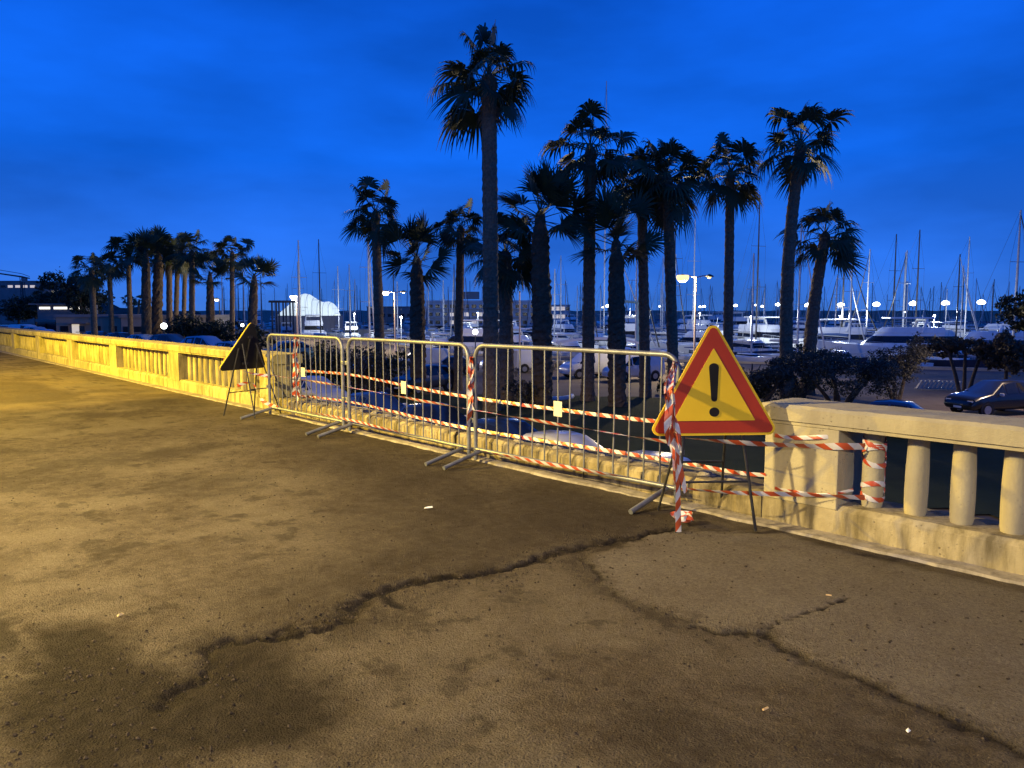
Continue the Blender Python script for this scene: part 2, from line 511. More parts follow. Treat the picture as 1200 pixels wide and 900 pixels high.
# ---- promenade surface (wall coordinates: s along, t towards the road)
def axis(breaks):
    out = []
    for a, b, h in breaks:
        n = max(1, int(round((b - a) / h)))
        out += [a + (b - a) * i / n for i in range(n)]
    out.append(breaks[-1][1])
    return np.array(out)
SS = axis([(-14, -3.2, 0.6), (-3.2, -0.6, 0.04), (-0.6, 7.4, 0.014), (7.4, 14, 0.05), (14, 30, 0.25), (30, 90, 2.0)])
TT = axis([(-0.02, 0.2, 0.04), (0.2, 0.5, 0.03), (0.5, 4.9, 0.014), (4.9, 8, 0.1), (8, 18, 0.8)])
gs, gt = np.meshgrid(SS, TT, indexing='ij')
def poly_st(pts):
    return np.array([st(gp(*q)) for q in pts])
def seg_dist(x, y, P):
    d = np.full(x.shape, 1e9)
    for (ax, ay), (bx, by) in zip(P[:-1], P[1:]):
        vx, vy = bx - ax, by - ay
        k = np.clip(((x - ax) * vx + (y - ay) * vy) / (vx * vx + vy * vy + 1e-12), 0, 1)
        d = np.minimum(d, np.hypot(x - ax - k * vx, y - ay - k * vy))
    return d
def inside(x, y, P):
    r_ = np.zeros(x.shape, bool)
    n = len(P)
    for i in range(n):
        (ax, ay), (bx, by) = P[i], P[(i + 1) % n]
        c = ((ay > y) != (by > y)) & (x < (bx - ax) * (y - ay) / ((by - ay) + 1e-12) + ax)
        r_ ^= c
    return r_
wob = 0.26 * (fbm(gs * 2.2, gt * 2.2, 5, 3, 0.68) - 0.5)
wob2 = 0.26 * (fbm(gs * 2.2 + 40, gt * 2.2, 5, 9, 0.68) - 0.5)
jag = 0.09 * (fbm(gs * 16, gt * 16, 3, 301, 0.7) - 0.5)
jag2 = 0.09 * (fbm(gs * 16 + 7, gt * 16, 3, 302, 0.7) - 0.5)
wx, wy = gs + wob + jag, gt + wob2 + jag2
def soft_poly(pts, soft):
    P = poly_st(pts)
    d = seg_dist(wx, wy, np.vstack([P, P[:1]]))
    sd = np.where(inside(wx, wy, P), d, -d)
    return np.clip(sd / soft + 0.5, 0, 1)
# dark worn hollow in the foreground and the dark strip that leads from it to the parapet
hollow = soft_poly([(20, 770), (60, 738), (110, 735), (150, 752), (165, 772), (235, 790), (245, 745), (290, 742), (335, 752), (345, 778),
                    (365, 800), (380, 850), (330, 872), (250, 885), (160, 895), (60, 905), (10, 860)], 0.30)
crumb1 = seg_dist(wx, wy, poly_st([(790, 622), (735, 634), (672, 640), (630, 655), (560, 672), (500, 684), (455, 694), (395, 722), (340, 740), (290, 748), (250, 752), (246, 790), (200, 822)]))
wid1 = 0.03 + 0.17 * fbm(gs * 2.6, gt * 2.6, 4, 31) ** 1.6
trail = np.clip(2.0 - 2.0 * crumb1 / wid1, 0, 1) * np.clip((fbm(gs * 16, gt * 16, 3, 88, 0.7) - 0.30) * 6, 0.25, 1)
seam = seg_dist(wx, wy, poly_st([(680, 655), (705, 672), (722, 692), (760, 715), (800, 735), (850, 744), (898, 748), (930, 770), (1010, 800), (1080, 830), (1150, 855), (1215, 880)]))
seam_m = np.clip(1.2 - seam / (0.02 + 0.05 * fbm(gs * 2.3, gt * 2.3, 3, 51)), 0, 1)
cr_a = seg_dist(gs + 0.4 * wob + jag, gt + 0.4 * wob2 + jag2, poly_st([(896, 749), (908, 735), (930, 727), (955, 718), (975, 711), (992, 703)]))
cr_b = seg_dist(gs + 0.5 * wob, gt + 0.5 * wob2, poly_st([(470, 690), (452, 696), (458, 706), (470, 712)]))
cr_c = seg_dist(wx, wy, poly_st([(630, 653), (600, 662), (545, 674), (500, 684)]))
crack = np.clip(1.4 - np.minimum(cr_a / 0.008, np.minimum(cr_c / 0.022, cr_b / 0.03)), 0, 1)
crack = np.maximum(crack, np.clip(1.2 - seam / 0.012, 0, 1) * (fbm(gs * 4, gt * 4, 2, 77) > 0.42) * 0.9)
crack = np.maximum(crack, np.clip(1.3 - crumb1 / 0.022, 0, 1) * np.clip((fbm(gs * 5, gt * 5, 3, 78) - 0.36) * 6, 0, 1) * 0.95)
left_blob = soft_poly([(-40, 725), (-10, 722), (18, 735), (28, 752), (10, 768), (-40, 770)], 0.05)
dark_far = soft_poly([(-10, 447), (40, 448), (62, 455), (100, 462), (88, 469), (40, 472), (-10, 473)], 0.25)
shade_mid = soft_poly([(560, 575), (640, 560), (700, 575), (775, 600), (780, 622), (735, 632), (680, 636), (640, 640), (590, 620)], 0.5)  # dirt and shading before the barriers, painted together into the dark mask
lat = np.clip((fbm(gs * 1.1 + 5, gt * 1.1, 6, 63, 0.62) - 0.50) * 6, 0, 1) * 0.42
lat = np.maximum(lat, np.clip((fbm(gs * 4.0 + 15, gt * 4.0, 5, 64, 0.7) - 0.60) * 9, 0, 1) * 0.55) * (1 - 0.0)
dust = np.clip((fbm(gs * 1.5 + 9, gt * 1.5, 6, 163, 0.62) - 0.47) * 5, 0, 1)
broad = soft_poly([(300, 500), (560, 548), (790, 615), (735, 634), (630, 655), (500, 684), (395, 722), (250, 752), (300, 690), (420, 640), (380, 560)], 0.9)  # broad dark asphalt; part of the light's fall-off is put in this tone
rag = np.clip(1.15 - crumb1 / 0.34, 0, 1) * np.clip((fbm(gs * 3.2, gt * 3.2, 5, 97, 0.7) - 0.46) * 7, 0, 1)
rag2 = np.clip(1.1 - seam / 0.22, 0, 1) * np.clip((fbm(gs * 3.2 + 3, gt * 3.2, 5, 98, 0.7) - 0.50) * 7, 0, 1)
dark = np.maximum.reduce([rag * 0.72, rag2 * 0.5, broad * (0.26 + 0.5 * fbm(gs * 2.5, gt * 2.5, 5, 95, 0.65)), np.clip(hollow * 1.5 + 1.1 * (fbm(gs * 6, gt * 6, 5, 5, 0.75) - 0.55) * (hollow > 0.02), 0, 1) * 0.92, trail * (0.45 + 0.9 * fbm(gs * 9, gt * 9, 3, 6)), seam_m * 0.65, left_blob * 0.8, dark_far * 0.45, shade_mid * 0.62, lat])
new_coat = soft_poly([(680, 655), (722, 692), (800, 735), (898, 748), (1010, 800), (1150, 855), (1400, 960), (1500, 760), (1180, 690), (900, 626), (800, 622)], 0.07)
pale = soft_poly([(-300, 478), (30, 482), (200, 466), (300, 462), (400, 480), (330, 474), (220, 452), (0, 404), (-300, 380)], 0.5)
P_edge = np.clip((0.42 - gt) / 0.05 + 0.4 * (fbm(gs * 5, gt * 5, 3, 21) - 0.5), 0, 1) * (gs > 1.0)
pale = np.clip(np.maximum(pale, 0.0), 0, 1)
below = soft_poly([(640, 656), (500, 690), (340, 748), (350, 800), (420, 830), (520, 780), (640, 740), (760, 725), (700, 672)], 0.35)
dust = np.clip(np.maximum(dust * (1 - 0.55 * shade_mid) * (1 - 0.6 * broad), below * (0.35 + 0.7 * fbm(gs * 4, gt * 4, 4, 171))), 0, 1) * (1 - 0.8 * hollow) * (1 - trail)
dark = dark * (1 - 0.75 * new_coat * (seam > 0.1))
zz = 0.020 * (fbm(gs * 0.8, gt * 0.8, 3, 1) - 0.5) + 0.008 * (fbm(gs * 6, gt * 6, 3, 2) - 0.5)
zz = zz + 0.011 * (fbm(gs * 11, gt * 11, 3, 4, 0.7) - 0.5) * (1 - 0.6 * new_coat)
zz = zz - 0.016 * hollow - 0.010 * np.clip(1.2 - crumb1 / 0.07, 0, 1) - 0.007 * trail - 0.010 * crack - 0.006 * seam_m + 0.010 * new_coat
zz = zz * np.clip(gt / 0.25, 0.0, 1)
ni, nj = gs.shape
V = np.stack([gs.ravel(), gt.ravel(), zz.ravel()], 1)
idx = np.arange(ni * nj).reshape(ni, nj)
Q = np.stack([idx[:-1, :-1].ravel(), idx[1:, :-1].ravel(), idx[1:, 1:].ravel(), idx[:-1, 1:].ravel()], 1)
me = bpy.data.meshes.new('promenade')
me.from_pydata(V, [], Q)
for nm, arr in (('dark_patch', dark), ('new_coat', new_coat), ('pale_zone', pale), ('crack', crack), ('dust', dust)):
    a = me.attributes.new(nm, 'FLOAT', 'POINT')
    a.data.foreach_set('value', arr.ravel().astype(np.float32))
me.polygons.foreach_set('use_smooth', [True] * len(me.polygons))
promenade = struct(link('promenade', me, M['asphalt'], None, (W0.x, W0.y, 0), WANG))

# loose grit on the asphalt, nobody could count it
rs = np.random.RandomState(5)
def grit(n, smin, smax, fn):
    out = []
    while len(out) < n:
        s_, t_ = rs.uniform(-1.5, 8.5), rs.uniform(0.4, 5.2)
        if rs.rand() < fn(s_, t_):
            out.append((s_, t_, smin + (smax - smin) * rs.rand() ** 5))
    return out
hp = poly_st([(790, 622), (672, 640), (630, 655), (500, 684), (395, 722), (340, 740), (250, 752), (246, 790), (100, 790), (60, 850), (250, 870)])
hp2 = poly_st([(680, 655), (722, 692), (800, 735), (898, 748), (1010, 800), (1150, 855)])
def near(s_, t_):
    d = float(seg_dist(np.array([s_]), np.array([t_]), hp)[0])
    d2 = float(seg_dist(np.array([s_]), np.array([t_]), hp2)[0])
    return max(math.exp(-d / 0.22), 0.7 * math.exp(-d2 / 0.12), 0.10)
gm = MB()
for s_, t_, r_ in grit(12000, 0.0016, 0.0105, near):
    i = min(max(np.searchsorted(SS, s_) - 1, 0), ni - 1)
    j = min(max(np.searchsorted(TT, t_) - 1, 0), nj - 1)
    z = zz[i, j]
    a = rs.rand() * 6.28
    k = [r_ * (0.7 + 0.6 * rs.rand()) for _ in range(4)]
    ca, sa = math.cos(a), math.sin(a)
    vs = [(s_ + k[0] * ca, t_ + k[0] * sa, z + r_ * .3), (s_ - k[1] * sa, t_ + k[1] * ca, z + r_ * .25), (s_ - k[2] * ca, t_ - k[2] * sa, z + r_ * .3),
          (s_ + k[3] * sa, t_ - k[3] * ca, z + r_ * .2), (s_ + .2 * r_, t_, z + r_ * .85), (s_, t_, z - r_ * .3)]
    gm.add(vs, [(0, 1, 4), (1, 2, 4), (2, 3, 4), (3, 0, 4), (1, 0, 5), (2, 1, 5), (3, 2, 5), (0, 3, 5)])
g = gm.build('loose_grit', M['pebble'])
g.location = (W0.x, W0.y, 0); g.rotation_euler.z = WANG
tag(g, 'loose dark grit and small stones scattered over the asphalt', 'grit', kind='stuff')

# pale concrete strip at the foot of the balustrade, and the retaining wall under it
k = MB()
rr = random.Random(3)
s_ = -14.0
prev = None
while s_ < 70:
    w_ = 0.15 + rr.uniform(-0.012, 0.012)
    hh_ = 0.016 + rr.uniform(-0.003, 0.003)
    cur = [(s_, -0.01, hh_ + 0.004), (s_, w_ - 0.012, hh_), (s_, w_, -0.02)]
    if prev:
        o = len(k.v)
        k.v += prev + cur
        k.f += [(o, o + 3, o + 4, o + 1), (o + 1, o + 4, o + 5, o + 2)]
    prev = cur
    s_ += 0.11 if s_ < 12 else 0.8
kerb = k.build('kerb_strip', M['kerb'])
kerb.location = (W0.x, W0.y, 0); kerb.rotation_euler.z = WANG
struct(kerb)
k = MB()
k.box2((-14, -0.55, -6.2), (90, -0.025, -0.03))
rw = k.build('retaining_wall', M['masonry'])
rw.location = (W0.x, W0.y, 0); rw.rotation_euler.z = WANG
tag(rw, 'rough masonry retaining wall carrying the promenade and balustrade', 'wall')

# ---- lower ground, lawn, quay, water
def quay_edge(x):
    if x > 0:
        return 84 - 0.50 * min(x, 60)
    return 84 + 0.45 * min(-x, 70)
xs = np.concatenate([np.arange(-120, -60, 6), np.arange(-60, 60, 2.0), np.arange(60, 126, 6)])
nr = 60
vs, fs = [], []
for i, x in enumerate(xs):
    # starts at the retaining wall
    s0 = (x - W0.x) / ES.x
    y0 = W0.y + s0 * ES.y + 0.5
    y0 = max(y0, -40)
    y1 = max(quay_edge(x), y0 + 1)
    for j in range(nr):
        y = y0 + (y1 - y0) * j / (nr - 1)
        vs.append((x, y, ground_z(x, y) + 0.03 * math.sin(x * 0.3) * math.sin(y * 0.21)))
for i in range(len(xs) - 1):
    for j in range(nr - 1):
        a = i * nr + j
        fs.append((a, a + nr, a + nr + 1, a + 1))
struct(MB().add(vs, fs).build('harbour_road', M['road'], smooth=180))
# quay wall face down to the water
vs, fs = [], []
for x in xs:
    y = quay_edge(x)
    z = ground_z(x, y)
    vs += [(x, y - 0.5, z + 0.22), (x, y + 0.15, z + 0.22), (x, y + 0.15, -6.5), (x, y - 0.5, z - 0.2)]
for i in range(len(xs) - 1):
    a = 4 * i
    fs += [(a, a + 4, a + 5, a + 1), (a + 1, a + 5, a + 6, a + 2), (a + 3, a + 7, a + 4, a)]
struct(MB().add(vs, fs).build('quay_edge', M['quay']))
WZ = -4.8
wv = []
struct(MB().add([(-9000, 40, WZ), (9000, 40, WZ), (9000, 16000, WZ), (-9000, 16000, WZ)], [(0, 1, 2, 3)]).build('harbour_water', M['water']))
# lawns as raised sheets that follow the ground
def sheet(name, poly, dz, mat, step=0.6):
    P = np.array(poly, float)
    x0, x1, y0, y1 = P[:, 0].min(), P[:, 0].max(), P[:, 1].min(), P[:, 1].max()
    gx = np.arange(x0, x1 + step, step); gy = np.arange(y0, y1 + step, step)
    X, Y = np.meshgrid(gx, gy, indexing='ij')
    X2 = X + 0.6 * step * (fbm(X * .5, Y * .5, 2, 8) - .5); Y2 = Y + 0.6 * step * (fbm(X * .5, Y * .5, 2, 9) - .5)
    ins = inside(X2, Y2, P)
    m = MB(); ids = {}
    for i in range(len(gx) - 1):
        for j in range(len(gy) - 1):
            if ins[i, j] and ins[i + 1, j] and ins[i, j + 1] and ins[i + 1, j + 1]:
                f = []
                for a, b in ((i, j), (i + 1, j), (i + 1, j + 1), (i, j + 1)):
                    if (a, b) not in ids:
                        ids[(a, b)] = len(m.v)
                        x, y = X2[a, b], Y2[a, b]
                        m.v.append((x, y, ground_z(x, y) + dz + 0.03 * math.sin(x * 0.3) * math.sin(y * 0.21)))
                    f.append(ids[(a, b)])
                m.f.append(tuple(f))
    o = m.build(name, mat, smooth=180)
    return struct(o)
def wpoly(pts):
    return [tuple(wl_pt(a, b).xy) for a, b in pts]
sheet('lawn', wpoly([(-12, -0.7), (34, -0.7), (34, -8.5), (-12, -8.5)]), 0.04, M['lawn'])
sheet('lawn', [(-13, 45), (-4, 46), (4, 45), (12, 43), (17, 41.5), (22, 36), (19, 27), (13, 16.5), (8, 20), (3.5, 26), (-1.5, 32), (-7, 39)], 0.05, M['lawn'])

# ================================================================== BALUSTRADE
TOP, PL, CO = 0.855, 0.21, 0.142
def wall_root(name, s, label):
    return empty(name, wl_pt(s, 0), WANG, label, 'balustrade')
def pilaster(root, s0, s1, mat, proud=0.012):
    m = MB(); m.box2((s0, -0.40 - proud, PL - 0.03), (s1, proud, TOP - CO + 0.004))
    return m.build('pier', mat, root, bevel=0.008)
bal_me = MB().lathe([(0.060, 0), (0.066, 0.03), (0.069, 0.16), (0.068, 0.30), (0.063, 0.44), (0.061, TOP - CO - PL + 0.01)], 18).mesh('baluster', smooth=50)
bal_me.materials.append(M['stone'])
bal_moss = bal_me.copy(); bal_moss.materials.clear(); bal_moss.materials.append(M['stone_mossy'])
def plinth(root, a, b, mat, seed, rough=0.0):
    """plinth stone with a chamfered, slightly uneven top arris"""
    rr = random.Random(seed)
    n = max(2, int((b - a) / (0.06 if a < 14 else 0.4)))
    sec_n = 7
    m = MB()
    for i in range(n + 1):
        x = a + (b - a) * i / n
        e = rough * rr.uniform(-1, 1)
        e2 = rough * rr.uniform(-1, 1)
        sec = [(0.004 + e2 * .4, -0.03), (0.010 + e2 * .5, 0.06), (0.006 + e * .8, PL - 0.035 + e * .4), (-0.022 + e * .7, PL + e * .7), (-0.375, PL + e2 * .4), (-0.40, PL - 0.03), (-0.40, -0.03)]
        m.v += [(x, yy, z) for yy, z in sec]
    for i in range(n):
        for q in range(sec_n - 1):
            o = i * sec_n + q
            m.f.append((o, o + 1, o + sec_n + 1, o + sec_n))
    m.f.append(tuple(range(sec_n))[::-1])
    m.f.append(tuple(n * sec_n + q for q in range(sec_n)))
    return m.build('plinth', mat, root, recalc=True, smooth=35)
def coping(root, a, b, mat, seed, over=0.035):
    rr = random.Random(seed)
    n = max(2, int((b - a) / (0.08 if a < 14 else 0.5)))
    m = MB(); z0, z1 = TOP - CO, TOP
    K = 10
    for i in range(n + 1):
        x = a + (b - a) * i / n
        e = 0.004 * rr.uniform(-1, 1)
        sec = [(-0.005, z0), (-0.005, z0 - 0.0), (over * 0.55, z0 + 0.006), (over * 0.55, z0 + 0.026), (over + e, z0 + 0.032), (over + 0.004 + e, z1 - 0.022 + e), (over - 0.022 + e, z1 + e), (-0.40 - over + 0.02, z1 + e * .5), (-0.40 - over, z1 - 0.02), (-0.40 - over, z0)]
        m.v += [(x, yy, z) for yy, z in sec]
    for i in range(n):
        for q in range(K):
            o = i * K + q
            q2 = i * K + (q + 1) % K
            m.f.append((o, q2, q2 + K, o + K))
    m.f.append(tuple(range(K))[::-1]); m.f.append(tuple(n * K + q for q in range(K)))
    return m.build('coping', mat, root, recalc=True, smooth=35)
def balusters(root, first, n, me):
    for i in range(n):
        o = link('baluster', me, None, root, (first + i * 0.27, -0.17 + RND.uniform(-.004, .004), PL - 0.006), RND.uniform(0, 6))
        o.rotation_euler.x = RND.uniform(-.006, .006); o.rotation_euler.y = RND.uniform(-.01, .01)

# right-hand stretch (local x = s, so the root stands at s = 0)
rb = wall_root('stone_balustrade', 0, 'cream stone balustrade beside the yellow triangle sign, with tape round one baluster')
plinth(rb, -8.0, 1.62, M['stone_base'], 1, 0.004)
pilaster(rb, 1.08, 1.61, M['stone'])
pilaster(rb, -3.08, -2.55, M['stone'])
balusters(rb, -2.315, 13, bal_me)
balusters(rb, -6.47, 13, bal_me)
coping(rb, -2.80, 1.64, M['stone'], 4)
coping(rb, -8.0, -2.806, M['stone'], 5)
# broken stretch: only the plinth is left
gapr = wall_root('parapet_plinth', 0, 'low broken stone plinth without balusters behind the three crowd barriers')
for i, (a, b) in enumerate(((1.625, 3.35), (3.358, 5.20), (5.212, 6.9), (6.91, 8.2), (8.21, 9.53))):
    plinth(gapr, a, b, M['stone_broken'], 20 + i, 0.013)
# rough stumps of mortar where the balusters stood
rr = random.Random(12)
stump_me = []
for q in range(3):
    m = MB()
    m.lathe([(0.062 + rr.uniform(0, .02), 0), (0.058 + rr.uniform(-.01, .02), 0.014), (0.035 + rr.uniform(0, .02), 0.022 + rr.uniform(0, .012))], 9)
    m.v = [(x + rr.uniform(-.008, .008), y + rr.uniform(-.008, .008), z + rr.uniform(-.004, .004)) for x, y, z in m.v]
    stump_me.append(m.mesh('baluster_stump')); stump_me[-1].materials.append(M['kerb'])
for i in range(26):
    s_ = 1.95 + i * 0.27
    if 5.1 < s_ < 5.6:
        continue
    link('baluster_stump', stump_me[i % 3], None, gapr, (s_, -0.18, PL - 0.004), rr.uniform(0, 6))
# left-hand stretch
lb = wall_root('stone_balustrade', 0, 'long mossy yellow-lit stone balustrade running past the parked cars to the crane')
x = 9.55
bay = 0
plinth_edges = []
while x < 62:
    pilaster(lb, x, x + 0.53, M['stone_mossy'])
    if x < 50:
        balusters(lb, x + 0.53 + 0.165, 13, bal_moss)
    else:
        balusters(lb, x + 0.53 + 0.165, 13, bal_moss)
    plinth(lb, x - (0.0 if bay == 0 else -0.008), x + 4.10, M['stone_mossy'], 60 + bay, 0.006 if bay < 3 else 0.003)
    coping(lb, x - (0.03 if bay == 0 else -0.27), x + 4.10 + 0.262, M['stone_mossy'], 80 + bay)
    x += 4.10
    bay += 1
pilaster(lb, x, x + 0.53, M['stone_mossy'])

# ================================================================== CROWD BARRIERS
def crowd_barrier(pa, pb, h, label, plate_at, plate_size, feet=(True, True)):
    pa, pb = Vector(pa), Vector(pb)
    L = (pb - pa).length
    ang = math.atan2(pb.y - pa.y, pb.x - pa.x)
    root = empty('crowd_barrier', pa, ang, label, 'barrier', 'galvanised crowd barriers closing the gap')
    r_ = 0.021
    z0, z1 = 0.135, h - r_
    c = 0.13
    pts = [(0.02, 0, 0.03)]
    pts.append((0.02, 0, z1 - c))
    for q in range(1, 7):
        w = q / 7 * math.pi / 2
        pts.append((0.02 + c * (1 - math.cos(w)), 0, z1 - c + c * math.sin(w)))
    pts.append((0.02 + c, 0, z1))
    pts.append((L / 2, 0, z1 + 0.003))
    pts.append((L - 0.02 - c, 0, z1))
    for q in range(1, 7):
        w = q / 7 * math.pi / 2
        pts.append((L - 0.02 - c * (1 - math.sin(w)), 0, z1 - c + c * math.cos(w)))
    pts.append((L - 0.02, 0, z1 - c)); pts.append((L - 0.02, 0, 0.03))
    MB().tube(pts, r_, 10).build('frame', M['galv'], root, smooth=60)
    MB().tube([(0.02, 0, z0), (L - 0.02, 0, z0)], 0.019, 8).build('bottom_rail', M['galv'], root, smooth=60)
    n = 14
    for i in range(n):
        x = 0.02 + (L - 0.04) * (i + 1) / (n + 1)
        b = RND.uniform(-.006, .006)
        MB().tube([(x, 0, z0), (x + b, b, (z0 + z1) / 2), (x, 0, z1)], 0.0075, 6).build('bar', M['galv'], root, smooth=60)
    for x, f in ((0.10, feet[0]), (L - 0.10, feet[1])):
        if not f:
            continue
        m = MB()
        m.tube([(x, -0.47, 0.020), (x, -0.42, 0.032), (x, -0.02, z0 - 0.012), (x, 0.02, z0 - 0.012), (x, 0.13, 0.09)], 0.021, 8)
        m.build('foot', M['galv'], root, smooth=60)
    px_, pz = plate_at
    m = MB(); m.box((px_, -0.012, pz), (plate_size[0], 0.004, plate_size[1]))
    m.build('plate', M['plate'], root, bevel=0.001)
    for x in (0.0, L):
        m = MB()
        d = 1 if x else -1
        for z in (0.42, h - 0.32):
            m.box((x + 0.004 * d, 0, z), (0.05, 0.05, 0.045))
        m.build('coupling', M['galv'], root, bevel=0.006)
    return root
BQ = [gp(795, 593), gp(556, 541.5), gp(551, 541), gp(409, 507.5), gp(404, 507), gp(316, 487.5)]
def blen(i):
    return (BQ[i + 1] - BQ[i]).length
# built from the far end so that the road side is on the local -y side
def plate_pos(px, py, i):
    p = wp(px, py, (st(BQ[i])[1] + st(BQ[i + 1])[1]) / 2)
    return ((p - BQ[i + 1]).xy.length, p.z)
crowd_barrier(BQ[1], BQ[0], 1.185, 'steel crowd barrier whose end is wrapped in tape beside the yellow triangle sign', plate_pos(655, 479, 0), (0.10, 0.135))
crowd_barrier(BQ[3], BQ[2], 1.185, 'steel crowd barrier in the middle of the row of three', plate_pos(474, 454, 2), (0.095, 0.14))
crowd_barrier(BQ[5], BQ[4], 1.185, 'steel crowd barrier beside the black-backed sign, tape knotted on its top rail', plate_pos(356, 436, 4), (0.10, 0.12))

# ================================================================== WARNING SIGNS
def round_tri(w, cr_, zoff=0.0, n=6):
    """equilateral triangle of side w, rounded corners, base on z=0, list of (x, z)"""
    h = w * math.sqrt(3) / 2
    C = [(-w / 2, 0), (w / 2, 0), (0, h)]
    cen = (0, h / 3)
    out = []
    ri = h / 3
    k = (ri - cr_) / ri
    start = (210, 330, 90)
    for (x, z), a in zip(C, start):
        cx, cz = cen[0] + (x - cen[0]) * k, cen[1] + (z - cen[1]) * k
        for q in range(n + 1):
            w_ = R(a - 60 + 120 * q / n)
            out.append((cx + cr_ * math.cos(w_), cz + cr_ * math.sin(w_) + zoff))
    return out
def warning_sign(loc, rz, label, group, lean=0.12, w=0.86, z0=0.67, leg_front=None):
    root = empty('warning_sign', loc, rz, label, 'sign', group)
    ca, sa = math.cos(lean), math.sin(lean)
    def pl(d):
        # face towards -y, leaning back towards +y
        return lambda x, z: (x, -d * ca + z * sa, z0 + z * ca + d * sa)
    h = w * math.sqrt(3) / 2
    tri = lambda ww, cr_: [(x, z + h / 3 - ww * math.sqrt(3) / 6) for x, z in round_tri(ww, cr_)]
    MB().prism(tri(w, 0.045), pl(-0.012), pl(0.002)).build('back_panel', M['sign_back'], root)
    MB().prism(tri(w + 0.002, 0.046), pl(0.003), pl(0.014)).build('yellow_rim', M['sign_yellow'], root)
    MB().prism(tri(w - 0.055, 0.030), pl(0.012), pl(0.0165)).build('red_border', M['sign_red'], root)
    f = MB().prism(tri(w - 0.345, 0.004), pl(0.014), pl(0.019)).build('yellow_field', M['sign_yellow'], root)
    zb = 0.225
    bar = []
    for q in range(9):
        a = R(180 * q / 8)
        bar.append((0.034 * math.cos(a), zb + 0.268 - 0.03 + 0.034 * math.sin(a) * 0.8))
    for q in range(7):
        a = R(180 + 180 * q / 6)
        bar.append((0.021 * math.cos(a), zb + 0.022 + 0.018 * math.sin(a)))
    MB().prism(bar, pl(0.017), pl(0.0215)).build('exclamation_bar', M['sign_black'], f)
    dot = [(0.035 * math.cos(R(a)), 0.158 + 0.032 * math.sin(R(a))) for a in range(0, 360, 20)]
    MB().prism(dot, pl(0.017), pl(0.0215)).build('exclamation_dot', M['sign_black'], f)
    # folding stand: two front legs, two rear legs, crossbars
    F3 = pl(-0.03)
    for sx_ in (-1, 1):
        a = Vector(F3(sx_ * 0.17, 0.34)); b = Vector((sx_ * 0.275, -0.10, 0.008))
        MB().tube([a, a.lerp(b, .5), b], 0.0105, 6).build('leg', M['black_steel'], root, smooth=60)
        a = Vector(F3(sx_ * 0.12, 0.40)); b = Vector((sx_ * 0.24, 0.50, 0.008))
        MB().tube([a, b], 0.0095, 6).build('leg', M['black_steel'], root, smooth=60)
    a = Vector(F3(-0.17, 0.34)).lerp(Vector((-0.275, -0.10, 0.008)), 0.66)
    b = Vector((-a.x, a.y, a.z))
    MB().tube([a, b], 0.008, 6).build('crossbar', M['black_steel'], root, smooth=60)
    a = Vector(F3(-0.12, 0.40)).lerp(Vector((-0.24, 0.50, 0.008)), 0.62)
    b = Vector((-a.x, a.y, a.z))
    MB().tube([a, b], 0.008, 6).build('crossbar', M['black_steel'], root, smooth=60)
    m = MB()
    m.box(F3(0, 0.10), (0.10, 0.02, 0.03)); m.box(F3(0, 0.50), (0.08, 0.02, 0.03))
    m.build('back_bracket', M['black_steel'], root)
    m = MB(); m.tube([F3(0, 0.08), F3(0, 0.52)], 0.012, 6); m.build('back_stiffener', M['black_steel'], root)
    return root
sg = 'triangular exclamation signs on folding stands'
sp = gp(834, 623)
warning_sign((sp.x + 0.012, sp.y + 0.06, 0), R(4), 'yellow and red triangular exclamation mark sign standing at the right barrier end', sg, 0.10, 0.915, 0.655)
q = wl_pt(9.62, 0.46)
warning_sign((q.x, q.y, 0), math.atan2(ES.y, ES.x) + R(90) + R(18), 'black back of a triangular road sign on a black folding stand by the left balustrade', sg, 0.32, 0.86, 0.66)

# ================================================================== STRIPED TAPE
def ribbon(name, pts, width, label, group='red and white striped tapes', twist=None, seed=0, face=None, cat='tape', parent=None, flutter=0.006, sub=10):
    rr = random.Random(seed)
    P = [Vector(p_) for p_ in pts]
    # Catmull-Rom resample
    fine = []
    for i in range(len(P) - 1):
        p0, p1, p2, p3 = P[max(i - 1, 0)], P[i], P[i + 1], P[min(i + 2, len(P) - 1)]
        for q in range(sub):
            u = q / sub
            fine.append(0.5 * ((2 * p1) + (p2 - p0) * u + (2 * p0 - 5 * p1 + 4 * p2 - p3) * u * u + (3 * p1 - p0 - 3 * p2 + p3) * u ** 3))
    fine.append(P[-1])
    m = MB(); uvs = []
    ln = 0.0
    tw0 = rr.uniform(0, 6)
    for i, c in enumerate(fine):
        d = (fine[min(i + 1, len(fine) - 1)] - fine[max(i - 1, 0)])
        d.normalize()
        if i:
            ln += (c - fine[i - 1]).length
        up = Vector((0, 0, 1)) if abs(d.z) < 0.8 else Vector(EN)
        a = (up - d * up.dot(d)).normalized()
        b = d.cross(a)
        tw = twist(i / (len(fine) - 1)) if twist else 0.0
        w_ = a * math.cos(tw) + b * math.sin(tw)
        c2 = c + b * flutter * math.sin(ln * 9 + tw0)
        cup = b * math.cos(tw) - a * math.sin(tw)
        m.v += [tuple(c2 + w_ * width / 2), tuple(c2 + cup * width * 0.07), tuple(c2 - w_ * width / 2)]
        uvs += [(ln, 1.0), (ln, 0.5), (ln, 0.0)]
    for i in range(len(fine) - 1):
        o = 3 * i
        m.f += [(o, o + 3, o + 4, o + 1), (o + 1, o + 4, o + 5, o + 2)]
    me_ = m.mesh(name, smooth=180)
    ul = me_.uv_layers.new(name='UVMap')
    for lp in me_.loops:
        ul.data[lp.index].uv = uvs[lp.vertex_index]
    o = link(name, me_, M['tape'], parent)
    if label:
        tag(o, label, cat, group)
    return o
TB = -0.10          # plane of tapes strung over the plinth
TF = st(BQ[1])[1] + 0.028    # plane on the road side of the barriers
